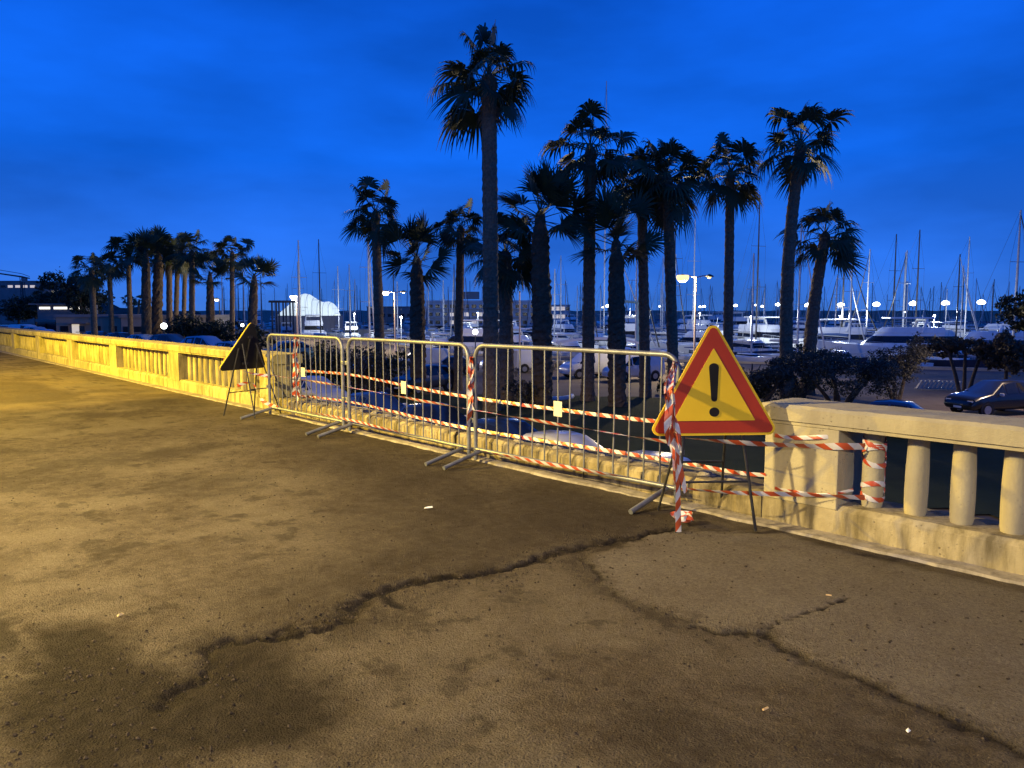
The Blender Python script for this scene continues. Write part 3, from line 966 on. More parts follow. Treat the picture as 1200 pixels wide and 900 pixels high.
lerp_t = lambda a, b: (lambda q: a + (b - a) * q)
ribbon('striped_tape', [wp(345, 434, TB), wp(410, 439, TB), wp(480, 453, TB), wp(553, 466, TB), wp(655, 480, TB), wp(763, 493, TB), wp(880, 500, TB + .10), wp(898, 502, TB + .12)], 0.033,
      'upper striped tape stretched over the plinth behind the barriers', twist=lambda u: 0.25 * math.sin(u * 9), seed=1)
ribbon('striped_tape', [wp(345, 463, TB), wp(410, 471, TB), wp(480, 487, TB), wp(553, 503, TB), wp(640, 517, TB), wp(763, 536, TB), wp(860, 553, TB + .1), wp(897, 557, TB + .12)], 0.033,
      'lower striped tape hanging just above the plinth behind the barriers', twist=lambda u: 0.35 * math.sin(u * 7 + 1), seed=2)
ribbon('striped_tape', [wp(300, 437, TF), wp(360, 446, TF), wp(405, 453, TF), wp(480, 467, TF), wp(553, 480, TF), wp(640, 495, TF), wp(720, 508, TF - .02), wp(788, 519, TF - .04)], 0.040,
      'narrow twisted striped tape tied across the front of the barriers', twist=lambda u: 1.1 + 0.5 * math.sin(u * 24), seed=3)
ribbon('striped_tape', [wp(318, 468, TF), wp(350, 480, TF + .02), wp(405, 491, TF + .04), wp(470, 507, TF + .05), wp(553, 526, TF + .06), wp(640, 543, TF + .05), wp(720, 557, TF + .03), wp(790, 570, TF - .01)], 0.034,
      'striped tape sagging along the bottom rails of the barriers', twist=lambda u: 0.8 + 0.5 * math.sin(u * 15), seed=4)
ribbon('striped_tape', [wp(262, 421, 0.60), wp(290, 436, 0.45), wp(318, 441, TF)], 0.05, 'short striped tape end tied to the black-backed sign stand', twist=lambda u: u * 3, seed=5)
ribbon('striped_tape', [wp(278, 452, 0.55), wp(296, 449, 0.4), wp(308, 470, 0.32), wp(330, 478, TF)], 0.05, 'slack striped tape loop low between the black-backed sign and the barrier', twist=lambda u: u * 4, seed=6)
# right of the sign: two runs to the first baluster
BS = 0.925
bx_, by_, _ = wl_pt(BS, -0.17)
ribbon('striped_tape', [wp(793, 512, .30), wp(830, 516, .42), wp(890, 520, .30), wp(950, 523, .05), wp(984, 523, .03), wp(1013, 523, -.088)], 0.048, 'striped tape from the yellow sign to the taped baluster, upper run',
      twist=lambda u: 1.25 - 1.1 * u + 0.2 * math.sin(u * 14), seed=7)
ribbon('striped_tape', [wp(797, 572, .30), wp(850, 577, .34), wp(920, 579, .16), wp(984, 582, .035), wp(1013, 583, -.088)], 0.036, 'striped tape from the yellow sign to the taped baluster, lower run',
      twist=lambda u: 0.7 - 0.3 * u + 0.3 * math.sin(u * 11), seed=8)
ribbon('striped_tape', [wp(908, 510, .022), wp(930, 513, .022), wp(965, 512, .022), wp(985, 512, -.05)], 0.028, 'short faded striped tape across the face of the end pier', twist=lambda u: 0.2 * math.sin(u * 8), seed=9, flutter=0.001)
ribbon('striped_tape', [wp(908, 572, .022), wp(930, 576, .022), wp(965, 580, .022), wp(1000, 574, -.05)], 0.022, 'lower faded striped tape across the face of the end pier', twist=lambda u: 0.4 * math.sin(u * 8), seed=19, flutter=0.001)
wraps = []
for zc, tilt in ((0.655, .02), (0.60, -.03), (0.535, .03), (0.36, -.03), (0.30, .02)):
    for q in range(13):
        a = 2 * math.pi * q / 12
        wraps.append((bx_ + 0.0735 * math.cos(a), by_ + 0.0735 * math.sin(a), zc + tilt * math.sin(a) - 0.018 * q / 12))
ribbon('striped_tape', wraps, 0.034, 'striped tape wound several times round the first baluster', twist=lambda u: 0.12 * math.sin(u * 40), seed=10, flutter=0.0, sub=3)
# hanging bunches
def bunch(anchor, foot, n, width, spread, label, seed, mid=None):
    rr = random.Random(seed)
    root = empty('tape_bunch', (anchor.x, anchor.y, foot.z), 0, label, 'tape', 'bunches of tape knotted on the barriers')
    for q in range(n):
        pts = []
        N = 6 if mid is None else 9
        ph1 = rr.uniform(0, 6)
        f = 1.0 if q == 0 else rr.uniform(0.55, 1.0)
        for i in range(N + 1):
            u = i / N
            w_ = u * f
            if mid is None:
                p = anchor.lerp(foot, w_)
            else:
                path = [anchor] + mid + [foot]
                q_ = min(w_ * (len(path) - 1), len(path) - 1.0001)
                p = path[int(q_)].lerp(path[int(q_) + 1], q_ - int(q_))
            sw = spread * (0.2 + 1.0 * u)
            p = p + Vector((sw * math.sin(ph1 + u * 5), sw * 0.5 * math.cos(ph1 * 1.3 + u * 4), 0))
            pts.append(p - Vector((anchor.x, anchor.y, foot.z)))
        k_ = rr.uniform(3, 9) * rr.choice((-1, 1))
        p0 = rr.uniform(0, 3)
        ribbon('tape_strand', pts, width * rr.uniform(0.8, 1.1), None, twist=lambda u: p0 + k_ * u, seed=seed * 10 + q, parent=root)
    return root
e0 = wp(792, 424, 0.15); e1 = at(802, 612, 5.05); e1.z = 0.02
bunch(e0, e1, 7, 0.046, 0.034, 'thick bunch of striped tape hanging to the ground at the yellow sign', 31, [at(782, 455, 5.0), at(788, 505, 4.98), at(797, 560, 5.0)])
bunch(wp(552, 418, TF + .01), wp(551, 500, TF + .02), 4, 0.05, 0.018, 'bunch of striped tape knotted where the second and third barriers meet', 32)
bunch(wp(347, 392, TF + .01), wp(346, 472, TF - .1), 5, 0.055, 0.03, 'tangle of striped tape hanging off the top rail near the black-backed sign', 33)
kn = MB()
rr = random.Random(8)
pts = []
c0 = gp(801, 610, 0.03)
for i in range(9):
    a = i * 2.4
    pts.append(c0 + Vector((0.07 * math.cos(a) + rr.uniform(-.02, .02), 0.05 * math.sin(a), 0.015 + 0.03 * rr.random())))
ribbon('tape_scrap', pts, 0.05, 'crumpled end of striped tape lying on the asphalt at the sign', 'red and white striped tapes', twist=lambda u: u * 9, seed=77)
# litter
def litter(name, px, py, mk, mat, label, rz):
    p = gp(px, py)
    o = mk().build(name, mat)
    o.location = (p.x, p.y, 0.012); o.rotation_euler.z = rz
    tag(o, label, 'litter')
    return o
butt = lambda: MB().tube([(-0.014, 0, 0), (0.014, 0, 0)], 0.004, 8)
litter('cigarette_butt', 897, 834, butt, M['filter'], 'cigarette butt on the dark grit below the seam', 0.6)
litter('cigarette_butt', 971, 700, butt, M['filter'], 'cigarette butt near the fork of the thin crack', -0.4)
flat = lambda w, h: (lambda: MB().add([(-w, -h, 0), (w, -h * .6, 0.004), (w * .8, h, 0.010), (-w * .7, h * .8, 0.002), (0, 0, 0.012)], [(0, 1, 4), (1, 2, 4), (2, 3, 4), (3, 0, 4)]))
litter('paper_scrap', 502, 597, flat(.035, .016), M['litter'], 'white scrap of paper on the asphalt before the middle barrier', 0.1)
litter('dry_leaf', 141, 724, flat(.018, .010), M['dry_leaf'], 'pale dry leaf on the asphalt above the dark hollow', 0.8)
litter('paper_scrap', 1064, 861, flat(.008, .007), M['litter'], 'tiny white scrap lying near the seam end', 0.3)

# ================================================================== STREET LAMPS
def lit_lamp(name, base, h, arm, rz, label, cat='street lamp', power=0, colour=(1, .75, .4), glow='lamp_yellow', head=0.28, spot=None, double=False, post='post', r=0.07, group=None):
    root = empty(name, base, rz, label, cat, group)
    MB().lathe([(r * 1.9, 0), (r * 1.9, 0.25), (r * 1.2, 0.35), (r, 1.0), (r * 0.7, h)], 10).build('post', M[post], root, smooth=60)
    sides = (1, -1) if double else (1,)
    for i, sd in enumerate(sides):
        a = MB().tube([(0, 0, h - 0.08), (sd * arm * .5, 0, h + 0.05), (sd * arm, 0, h + 0.06)], r * 0.5, 6).build('arm', M[post], root, smooth=60)
        m = MB()
        m.lathe([(0.05, 0.24), (0.30, 0.12), (0.34, 0.05), (0.34, 0.03)][::-1], 14, (sd * arm, 0, h - 0.06))
        m.build('lamp_shade', M['dark_post'], root, smooth=50)
        lens = MB()
        hs = head if i == 0 else head * 0.3
        lens.lathe([(hs * math.cos(R(q)), hs * 0.8 * math.sin(R(q))) for q in (-89, -60, -30, 0, 25)], 14, (sd * arm, 0, h - 0.06))
        lens.build('lamp_globe', M[glow], root, smooth=60)
        if power and i == 0:
            L = bpy.data.lights.new('lamp_light', 'SPOT' if spot else 'POINT')
            L.energy = power
            L.color = colour
            L.shadow_soft_size = 0.10
            if spot:
                L.spot_size = R(spot); L.spot_blend = 0.35
            lo = bpy.data.objects.new('lamp_light', L)
            COL.objects.link(lo)
            lo.parent = root
            lo.location = (sd * arm, 0, h - 0.06 - head * 1.1)
    return root
# the two lamps across the promenade roadway that light the asphalt and the balustrade
lit_lamp('street_lamp', (-6.3, 3.9, 0), 4.0, 1.2, R(8), 'street lamp with warm head across the promenade from the barriers', power=4500, colour=(1.0, 0.78, 0.36), glow='lamp_warm', spot=168, post='dark_post')
lit_lamp('street_lamp', (-16.4, 10.6, 0), 6.2, 1.5, R(15), 'tall street lamp with yellow sodium head opposite the long balustrade', power=25000, colour=(1.0, 0.70, 0.05), glow='lamp_yellow', spot=165, post='dark_post')
lit_lamp('street_lamp', (0.5, -13.0, 0), 6.2, 1.5, R(60), 'tall street lamp with pale head farther back along the promenade', power=7600, colour=(1.0, 0.89, 0.76), glow='lamp_warm', spot=165, post='dark_post')

# ================================================================== PALMS
def frond_mesh(elev, lp, L, seed, nseg=22, droop=0.5, spread=130, curve=6):
    rr = random.Random(seed)
    e = R(elev)
    # petiole, curving down towards its tip
    P = [Vector((0, 0, 0))]
    ang = e
    for q in range(5):
        P.append(P[-1] + Vector((math.cos(ang), 0, math.sin(ang))) * lp / 5)
        ang -= R(curve * (0.5 + math.cos(e)))
    m = MB()
    m.tube(P, [0.035, 0.03, 0.026, 0.022, 0.018, 0.012], 4)
    f = Vector((math.cos(ang), 0, math.sin(ang)))
    s = Vector((0, 1, 0))
    u = f.cross(s) * -1
    if u.z < 0 and elev > -40:
        u = -u
    tip = P[-1]
    for k_ in range(nseg):
        a = R(-spread + 2 * spread * (k_ + .5) / nseg + rr.uniform(-3, 3))
        d = f * math.cos(a) + s * math.sin(a) + u * (0.20 + 0.10 * math.cos(a))
        d.normalize()
        side = (s * math.cos(a) - f * math.sin(a)).normalized()
        ln = L * (0.74 + 0.26 * math.cos(a * 0.55)) * rr.uniform(0.88, 1.08)
        hw = ln * math.sin(R(spread) / nseg) * 1.02
        rows = []
        g = droop * rr.uniform(0.7, 1.35)
        for r_, w_ in ((0.04, 0.06), (0.42, 0.52), (0.62, 0.42), (0.82, 0.22), (1.0, 0.02)):
            c = tip + d * ln * r_
            c.z -= g * ln * max(0, r_ - 0.25) ** 2 * 1.5
            c = c - d * (g * ln * max(0, r_ - 0.55) ** 2 * 0.9)
            rows.append((c + side * hw * w_, c - side * hw * w_))
        o = len(m.v)
        for a_, b_ in rows:
            m.v += [tuple(a_), tuple(b_)]
        for q in range(len(rows) - 1):
            m.f.append((o + 2 * q, o + 2 * q + 1, o + 2 * q + 3, o + 2 * q + 2))
    me_ = m.mesh('frond')
    return me_
EL = (82, 62, 42, 22, 2, -20, -45, -68)
FR = {}
for kind, lp, L, dr in (('robusta', 1.42, 1.24, 0.60), ('filifera', 1.50, 1.55, 0.22)):
    for e in EL:
        for sd in range(2):
            me_ = frond_mesh(e, lp * (1.0, 0.72)[sd], L * (1.0, 1.06)[sd], hash((kind == 'robusta', e, sd)) % 9999, droop=dr * (1.0 if e > -30 else 0.6), spread=118 if kind == 'robusta' else 88, curve=4.5 if kind == 'robusta' else 1.5)
            me_.materials.append(M['frond'])
            FR[kind, e, sd] = me_
DRY = []
for sd in range(3):
    me_ = frond_mesh(-72, 0.7, 1.1, 400 + sd, nseg=14, droop=0.4, spread=80)
    me_.materials.append(M['dry_frond'])
    DRY.append(me_)
def palm(base, top, kind, label, group, seed, r0, r1, nf=34, fs=1.0, bend=0.0, skirt=0, detail=1.0, bulge=0.0, rad_top=None):
    """base/top: ends of the trunk in the world (the crown sits at top)"""
    rr = random.Random(seed)
    base, top = Vector(base), Vector(top)
    root = empty('palm_tree', base, 0, label, 'palm tree', group)
    H = (top - base)
    n = int(H.z / (0.16 / detail)) + 2
    seg = 14
    m = MB()
    boots = kind == 'filifera'
    for i in range(n + 1):
        u = i / n
        c = H * u + Vector((bend * math.sin(math.pi * u), 0, 0))
        rad = r0 + (r1 - r0) * u + r0 * 0.22 * math.exp(-u * 14)
        if boots:
            rad *= 1.0 + 0.16 * math.sin(math.pi * min(1, u * 1.05)) - 0.45 * max(0, u - 0.90) / 0.10
        for k_ in range(seg):
            a = 2 * math.pi * (k_ + 0.5 * (i % 2)) / seg
            j = rr.uniform(-.13, .13) if boots else rr.uniform(-.06, .06) + (0.05 if i % 3 == 0 else -0.02)
            r_ = rad * (1 + j)
            m.v.append((c.x + r_ * math.cos(a), c.y + r_ * math.sin(a), c.z))
    for i in range(n):
        for k_ in range(seg):
            k2 = (k_ + 1) % seg
            m.f.append((i * seg + k_, i * seg + k2, (i + 1) * seg + k2, (i + 1) * seg + k_))
    m.build('trunk', M['palm_boots'] if boots else M['palm_trunk'], root)
    cm = MB()
    rt = r1 * (0.62 if boots else 1.0)
    cm.lathe([(rt * 0.9, -0.5 * fs), (rt * 1.12, -0.2 * fs), (rt * 0.95, 0.1 * fs), (rt * 0.4, 0.3 * fs), (0.03, 0.42 * fs)], 9)
    cm.v = [(x * (1 + rr.uniform(-.15, .15)), y * (1 + rr.uniform(-.15, .15)), z) for x, y, z in cm.v]
    crown = cm.build('crown', M['palm_boots'], root)
    crown.location = H
    ga = 2.39996
    fs = fs * 1.07
    nf = int(nf * (0.84 if kind == 'robusta' else 0.80))
    for i in range(nf):
        u = (i + 0.5) / nf
        if kind == 'robusta':
            e = (74 - 108 * u) if i > 1 else 82
        else:
            e = 84 - 108 * u ** 1.15
        e += rr.uniform(-9, 9)
        ek = min(EL, key=lambda q: abs(q - e))
        me_ = FR[kind, ek, rr.randrange(2)]
        o = link('frond', me_, None, crown, (0, 0, (0.25 - 0.55 * u) * fs), i * ga + rr.uniform(-.25, .25))
        sc = fs * (rr.uniform(0.68, 1.14) if kind == 'robusta' else rr.uniform(0.85, 1.1))
        o.scale = (sc, sc * rr.uniform(0.85, 1.05), sc)
        o.rotation_euler.y = -R(max(-10, min(10, e - ek)))
        o.rotation_euler.x = rr.uniform(-.75, .75) if kind == 'robusta' else rr.uniform(-.9, .9)
    for i in range(skirt):
        o = link('dry_frond', DRY[i % 3], None, crown, (0, 0, (-0.35 - 0.5 * rr.random()) * fs), rr.uniform(0, 6.28))
        sc = fs * rr.uniform(0.5, 0.75)
        o.scale = (sc, sc, sc)
    return root
def palm_px(px0, px1, crown_y, d, kind, label, group, seed, w0, w1, zg=None, **kw):
    """px0/px1: trunk column at base and top, crown_y: row of the crown's heart, widths in pixels"""
    t_ = at(px1, crown_y, d)
    b_ = at(px0, 430, d)
    z = ground_z(b_.x, d) if zg is None else zg
    b_ = Vector((b_.x, d, z - 0.05))
    return palm(b_, t_, kind, label, group, seed, w0 * d / FPX / 2, w1 * d / FPX / 2, **kw)
G1 = 'fan palms behind the barriers'
palm_px(446, 440, 252, 50, 'robusta', 'slim fan palm behind the shrub, farthest towards the lit marquee', G1, 11, 12, 10, nf=30, fs=0.98)
palm_px(490, 488, 305, 46, 'filifera', 'short stout fan palm with open crown, first stout one behind the middle barrier', G1, 12, 17, 14, nf=26, fs=0.92)
palm_px(536, 540, 270, 48, 'robusta', 'slim fan palm of middling height before the long white hotel', G1, 13, 11, 9, nf=30, fs=0.85)
palm_px(576, 573, 95, 38, 'robusta', 'tallest fan palm, straight rough trunk rising behind the barrier joint', G1, 14, 19, 17, nf=34, fs=1.18, skirt=5)
palm_px(594, 592, 300, 43, 'robusta', 'stout fan palm standing directly behind the tallest palm', G1, 15, 18, 15, nf=36, fs=1.05, skirt=4)
palm_px(637, 633, 254, 40, 'filifera', 'stout dark-trunked fan palm with long upright leaf stalks beside the tallest palm', G1, 16, 21, 19, nf=28, fs=1.08)
palm_px(689, 692, 178, 42, 'robusta', 'tall fan palm between two stout dark-trunked palms', G1, 17, 15, 13, nf=32, fs=1.12, skirt=3)
palm_px(724, 722, 286, 39.5, 'filifera', 'stout fan palm with swollen trunk standing by the two white vans', G1, 18, 19, 16, nf=26, fs=0.98)
palm_px(757, 752, 218, 44, 'robusta', 'slim fan palm with hanging crown touching its taller neighbour', G1, 19, 13, 11, nf=36, fs=1.02, skirt=4)
palm_px(791, 782, 212, 41, 'robusta', 'fan palm with a dense round crown next to the yellow street lamp', G1, 20, 13, 12, nf=40, fs=1.08, skirt=3)
palm_px(853, 856, 205, 46, 'robusta', 'straight slim fan palm rising behind the tip of the yellow sign', G1, 21, 12, 10, nf=30, fs=1.0)
palm_px(924, 938, 172, 44, 'robusta', 'tall curved fan palm leaning over its shorter neighbour', G1, 22, 16, 12, nf=30, fs=1.12, bend=-0.35, skirt=5)
palm_px(947, 967, 278, 46, 'robusta', 'shorter leaning fan palm crossing the foot of the curved one', G1, 23, 16, 12, nf=30, fs=1.05, bend=-0.2)
G2 = 'fan palms beyond the parked cars'
L2 = 'fan palm in the dense clump beyond the long balustrade'
for i, (a, b, y, d, kd, w0, w1, nf, fs, lab) in enumerate((
        (113, 107, 318, 74, 'robusta', 7, 6, 26, 0.95, 'fan palm at the clump edge before the beige harbour building'),
        (133, 128, 312, 80, 'robusta', 6, 5, 26, 0.9, L2), (155, 150, 297, 84, 'robusta', 6, 5, 26, 1.1, L2), (173, 171, 298, 78, 'filifera', 10, 8, 26, 1.0, L2),
        (184, 186, 296, 80, 'filifera', 11, 9, 26, 1.0, L2), (200, 198, 298, 82, 'robusta', 7, 6, 28, 1.05, L2), (207, 208, 306, 88, 'robusta', 6, 5, 26, 1.0, L2),
        (216, 217, 300, 86, 'robusta', 5, 5, 26, 1.0, L2), (226, 225, 297, 78, 'robusta', 7, 6, 28, 1.0, L2),
        (248, 246, 322, 76, 'filifera', 9, 7, 24, 0.85, 'short stout fan palm beside the globe lamp shrubs'),
        (273, 272, 298, 78, 'robusta', 6, 5, 28, 1.0, 'tall slim fan palm standing clear of the clump by the black-backed sign'),
        (295, 298, 325, 72, 'filifera', 10, 8, 24, 0.85, 'short stout fan palm right above the black-backed sign'))):
    palm_px(a, b, y, d, kd, lab, G2, 50 + i, w0, w1, nf=nf, fs=fs, detail=0.6)
for i, (a, y) in enumerate(((151, 352), (163, 353))):
    palm_px(a, a, y, 190, 'robusta', 'tiny distant fan palm seen beneath the clump crowns', G2, 80 + i, 3, 2.5, zg=-3, nf=16, fs=0.9, detail=0.3)

# ================================================================== TREES AND SHRUBS
def leaf_cloud(blobs, n, size, seed, holes=0.35):
    """leaf quads scattered in clumps through a set of ellipsoids (centre, radii)"""
    rr = np.random.RandomState(seed)
    m_v, m_f = [], []
    vol = np.array([b[1][0] * b[1][1] * b[1][2] for b in blobs]) ** 0.75
    vol = vol / vol.sum()
    for (c, r_), share in zip(blobs, vol):
        k_ = max(6, int(n * share))
        nc = max(4, k_ // 22)
        d = rr.randn(nc, 3)
        d /= np.linalg.norm(d, axis=1)[:, None]
        rad = rr.uniform(0.45, 1.05, nc) ** 0.6
        cc = d * rad[:, None]
        per = k_ // nc + 1
        for q in range(nc):
            cs = 0.17 * rr.uniform(0.6, 1.4)
            p = cc[q] + rr.randn(per, 3) * cs
            p = p * np.array(r_) + np.array(c)
            a = rr.randn(per, 3); a /= np.linalg.norm(a, axis=1)[:, None]
            b = np.cross(a, rr.randn(per, 3)); b /= np.linalg.norm(b, axis=1)[:, None] + 1e-9
            s = size * rr.uniform(0.6, 1.4, (per, 1))
            o = len(m_v)
            quad = np.stack([p - a * s, p + b * s * 0.42, p + a * s, p - b * s * 0.42], 1).reshape(-1, 3)
            m_v.extend(map(tuple, quad))
            m_f.extend([(o + 4 * i, o + 4 * i + 1, o + 4 * i + 2, o + 4 * i + 3) for i in range(per)])
    return MB().add(m_v, m_f)
def limb_tree(name, base, label, cat, limbs, blobs, nleaf, lsize, mat, seed, group=None, bark='bark'):
    root = empty(name, base, 0, label, cat, group)
    m = MB()
    for pts, r0, r1 in limbs:
        n = len(pts)
        m.tube(pts, [r0 + (r1 - r0) * i / (n - 1) for i in range(n)], 7)
    m.build('trunk', M[bark], root, smooth=60)
    leaf_cloud(blobs, nleaf, lsize, seed).build('crown', M[mat], root)
    return root
def olive(px, d, w, h, label, seed, mat='olive_leaf', nleaf=5200, stems=4, low=0.45, lsize=0.062):
    rr = random.Random(seed)
    p = at(px, 440, d)
    z = ground_z(p.x, d)
    limbs, blobs = [], []
    for i in range(stems):
        a = 2 * math.pi * i / stems + rr.uniform(-.4, .4)
        reach = w * 0.36 * rr.uniform(0.6, 1.0)
        hh_ = h * rr.uniform(0.62, 0.8)
        mid = (reach * .35 * math.cos(a), reach * .35 * math.sin(a), h * 0.22)
        knee = (reach * .75 * math.cos(a + .2), reach * .75 * math.sin(a + .2), h * 0.45)
        end = (reach * math.cos(a), reach * math.sin(a), hh_)
        limbs.append(([(0.08 * math.cos(a), 0.08 * math.sin(a), -0.1), mid, knee, end], 0.13, 0.035))
        for q in range(3):
            a2 = a + rr.uniform(-1.2, 1.2)
            e2 = (knee[0] + w * .2 * math.cos(a2), knee[1] + w * .2 * math.sin(a2), h * rr.uniform(.55, .85))
            limbs.append(([knee, tuple((k1 + k2) / 2 + 0.08 for k1, k2 in zip(knee, e2)), e2], 0.06, 0.018))
    for i in range(15):
        a = rr.uniform(0, 6.28)
        rd = w * 0.40 * math.sqrt(rr.random())
        blobs.append(((rd * math.cos(a), rd * math.sin(a) * .8, h * rr.uniform(low, 0.86) - 0.25 * h * (rd / (w * .45)) ** 2 + .1), (w * rr.uniform(.09, .17), w * rr.uniform(.09, .17), h * rr.uniform(.10, .17))))
    return limb_tree('olive_tree', (p.x, d, z), label, 'tree', limbs, blobs, int(nleaf * 1.6), lsize, mat, seed)
olive(893, 38, 4.4, 2.9, 'grey-green bushy tree right behind the yellow triangle sign', 101, nleaf=8000, low=0.25)
olive(985, 37, 5.4, 3.6, 'wide grey-green tree with twisting dark stems behind the balustrade end', 102, nleaf=8500, stems=5, low=0.52)
olive(1052, 41, 3.8, 4.0, 'loose dark tree standing behind the blue car beyond the balustrade', 103, nleaf=5200, stems=3, low=0.45)
olive(940, 44, 4.2, 3.2, 'dark bushy tree at the feet of the curved palm', 104, 'shrub_leaf', 6000, low=0.3)
def shrub(px, d, w, h, label, seed, mat='shrub_leaf', nleaf=4500, lsize=0.085, group=None, name='shrub'):
    rr = random.Random(seed)
    p = at(px, 430, d)
    z = ground_z(p.x, d)
    blobs, limbs = [], []
    for i in range(12):
        a = rr.uniform(0, 6.28); rd = w * 0.38 * math.sqrt(rr.random())
        blobs.append(((rd * math.cos(a), rd * math.sin(a) * .8, h * rr.uniform(.15, .72) * (1 - (rd / w) ** 2)), (w * rr.uniform(.14, .22), w * rr.uniform(.14, .22), h * rr.uniform(.18, .28))))
    for i in range(5):
        a = i * 1.3
        limbs.append(([(0, 0, -.1), (w * .12 * math.cos(a), w * .12 * math.sin(a), h * .3), (w * .25 * math.cos(a), w * .25 * math.sin(a), h * .6)], 0.05, 0.015))
    return limb_tree(name, (p.x, d, z), label, 'shrub', limbs, blobs, nleaf, lsize, mat, seed, group)
shrub(418, 46, 4.6, 3.5, 'big rounded shrub with brownish top behind the first barrier', 201, 'brown_leaf', 7000)
shrub(384, 45, 3.4, 2.9, 'dark rounded shrub left of the big brownish one', 202, 'shrub_leaf', 5000)
shrub(452, 50, 3.0, 2.8, 'low dark shrub at the foot of the slim palm by the marquee', 203, 'shrub_leaf', 3500)
shrub(225, 74, 6.0, 3.6, 'broad dark shrub behind the parked cars beside the globe lamp', 204, 'pine_leaf', 4500, 0.13)
shrub(262, 72, 5.0, 3.0, 'dark shrub behind the parked cars below the clear-standing palm', 205, 'pine_leaf', 3500, 0.13)
shrub(616, 40, 2.6, 1.6, 'low plants in the bed between the two stout palms', 206, 'brown_leaf', 2500, 0.08)
shrub(798, 52, 2.0, 1.5, 'small yellowish shrub at the foot of the street lamp post', 207, 'brown_leaf', 1800, 0.08)
shrub(780, 46, 1.4, 1.2, 'small tuft of shrub beside the road near the third barrier end', 208, 'shrub_leaf', 1200, 0.08)
shrub(306, 70, 3.0, 2.4, 'dark shrub at the feet of the stout palm above the black-backed sign', 209, 'shrub_leaf', 2500, 0.12)
# low trees on the right whose broad heads stand before the water
def umbrella_tree(px, d, top_y, low_y, w_px, label, seed, stems=3):
    rr = random.Random(seed)
    p = at(px, 440, d); z = ground_z(p.x, d)
    zt = at(px, top_y, d).z - z; zl = at(px, low_y, d).z - z
    w = w_px * d / FPX
    limbs, blobs = [], []
    for i in range(stems):
        x = (i - (stems - 1) / 2) * w * 0.20
        limbs.append(([(x * 0.25, 0, -.1), (x * .55, 0.05, zl * .5), (x * 1.0, 0.1, zl + .25), (x * 1.5, 0.1, zl + .7)], 0.13, 0.06))
    for i in range(13):
        x = rr.uniform(-.42, .42) * w
        blobs.append(((x, rr.uniform(-.3, .3) * w, (zl + zt) / 2 + rr.uniform(-.3, .3) * (zt - zl)), (w * .16, w * .16, (zt - zl) * .32)))
    return limb_tree('umbrella_tree', (p.x, d, z), label, 'tree', limbs, blobs, 5500, 0.12, 'brown_leaf', seed)
umbrella_tree(1131, 46, 397, 419, 95, 'low brownish umbrella tree with three stems before the harbour water', 301)
umbrella_tree(1180, 44, 393, 432, 60, 'low brownish tree with one thick stem beside the black car', 302, stems=1)
p = at(1225, 440, 40)
limb_tree('pine_tree', (p.x, 40, ground_z(p.x, 40)), 'dark pine whose crown reaches in at the edge above the marina', 'tree',
          [([(0, 0, -.1), (0.1, 0, 2.0), (0.3, 0.1, 4.6)], 0.22, 0.1)], [((-0.4 + 1.1 * math.cos(i), 1.0 * math.sin(i), 5.0 + 0.5 * math.sin(i * 2.3)), (0.9, 0.9, 0.5)) for i in range(7)], 5000, 0.12, 'pine_leaf', 303)
# dark pines at the far left
for i, (px, top, d, w, lab) in enumerate(((78, 318, 105, 5.2, 'dark round-topped pine at the left end of the palm clump'), (92, 320, 100, 5.0, 'dark pine next to the beige harbour building'),
                                        (62, 338, 120, 7.0, 'low dark pine before the hillside'), (40, 345, 130, 8.0, 'broad dark tree over the parked white vans'), (112, 336, 110, 6.0, 'dark tree filling the gap under the palm crowns'),
                                        (20, 352, 130, 7.0, 'low broad tree at the foot of the hill'))):
    p = at(px, top, d); z = -2.2
    h = p.z - z
    rr = random.Random(400 + i)
    limb_tree('pine_tree', (p.x, d, z), lab, 'tree', [([(0, 0, -.1), (.1, 0, h * .5), (.0, 0, h * .85)], 0.25, 0.1)],
              [((rr.uniform(-.35, .35) * w, rr.uniform(-.3, .3) * w, h * rr.uniform(.45, .88)), (w * .24, w * .24, h * .14)) for q in range(12)], 4500, 0.19, 'pine_leaf', 410 + i)
p = at(47, 322, 150)
lt = [((0, 0, (9 - 1.0 * q)), (0.35 + 0.32 * q, 0.35 + 0.32 * q, 0.45)) for q in range(7)]
limb_tree('conifer_tree', (p.x, 150, p.z - 9.6), 'thin pointed conifer rising beside the lit hillside building', 'tree', [([(0, 0, 0), (0, 0, 5), (0, 0, 9.4)], 0.2, 0.05)], lt, 2500, 0.22, 'pine_leaf', 420)

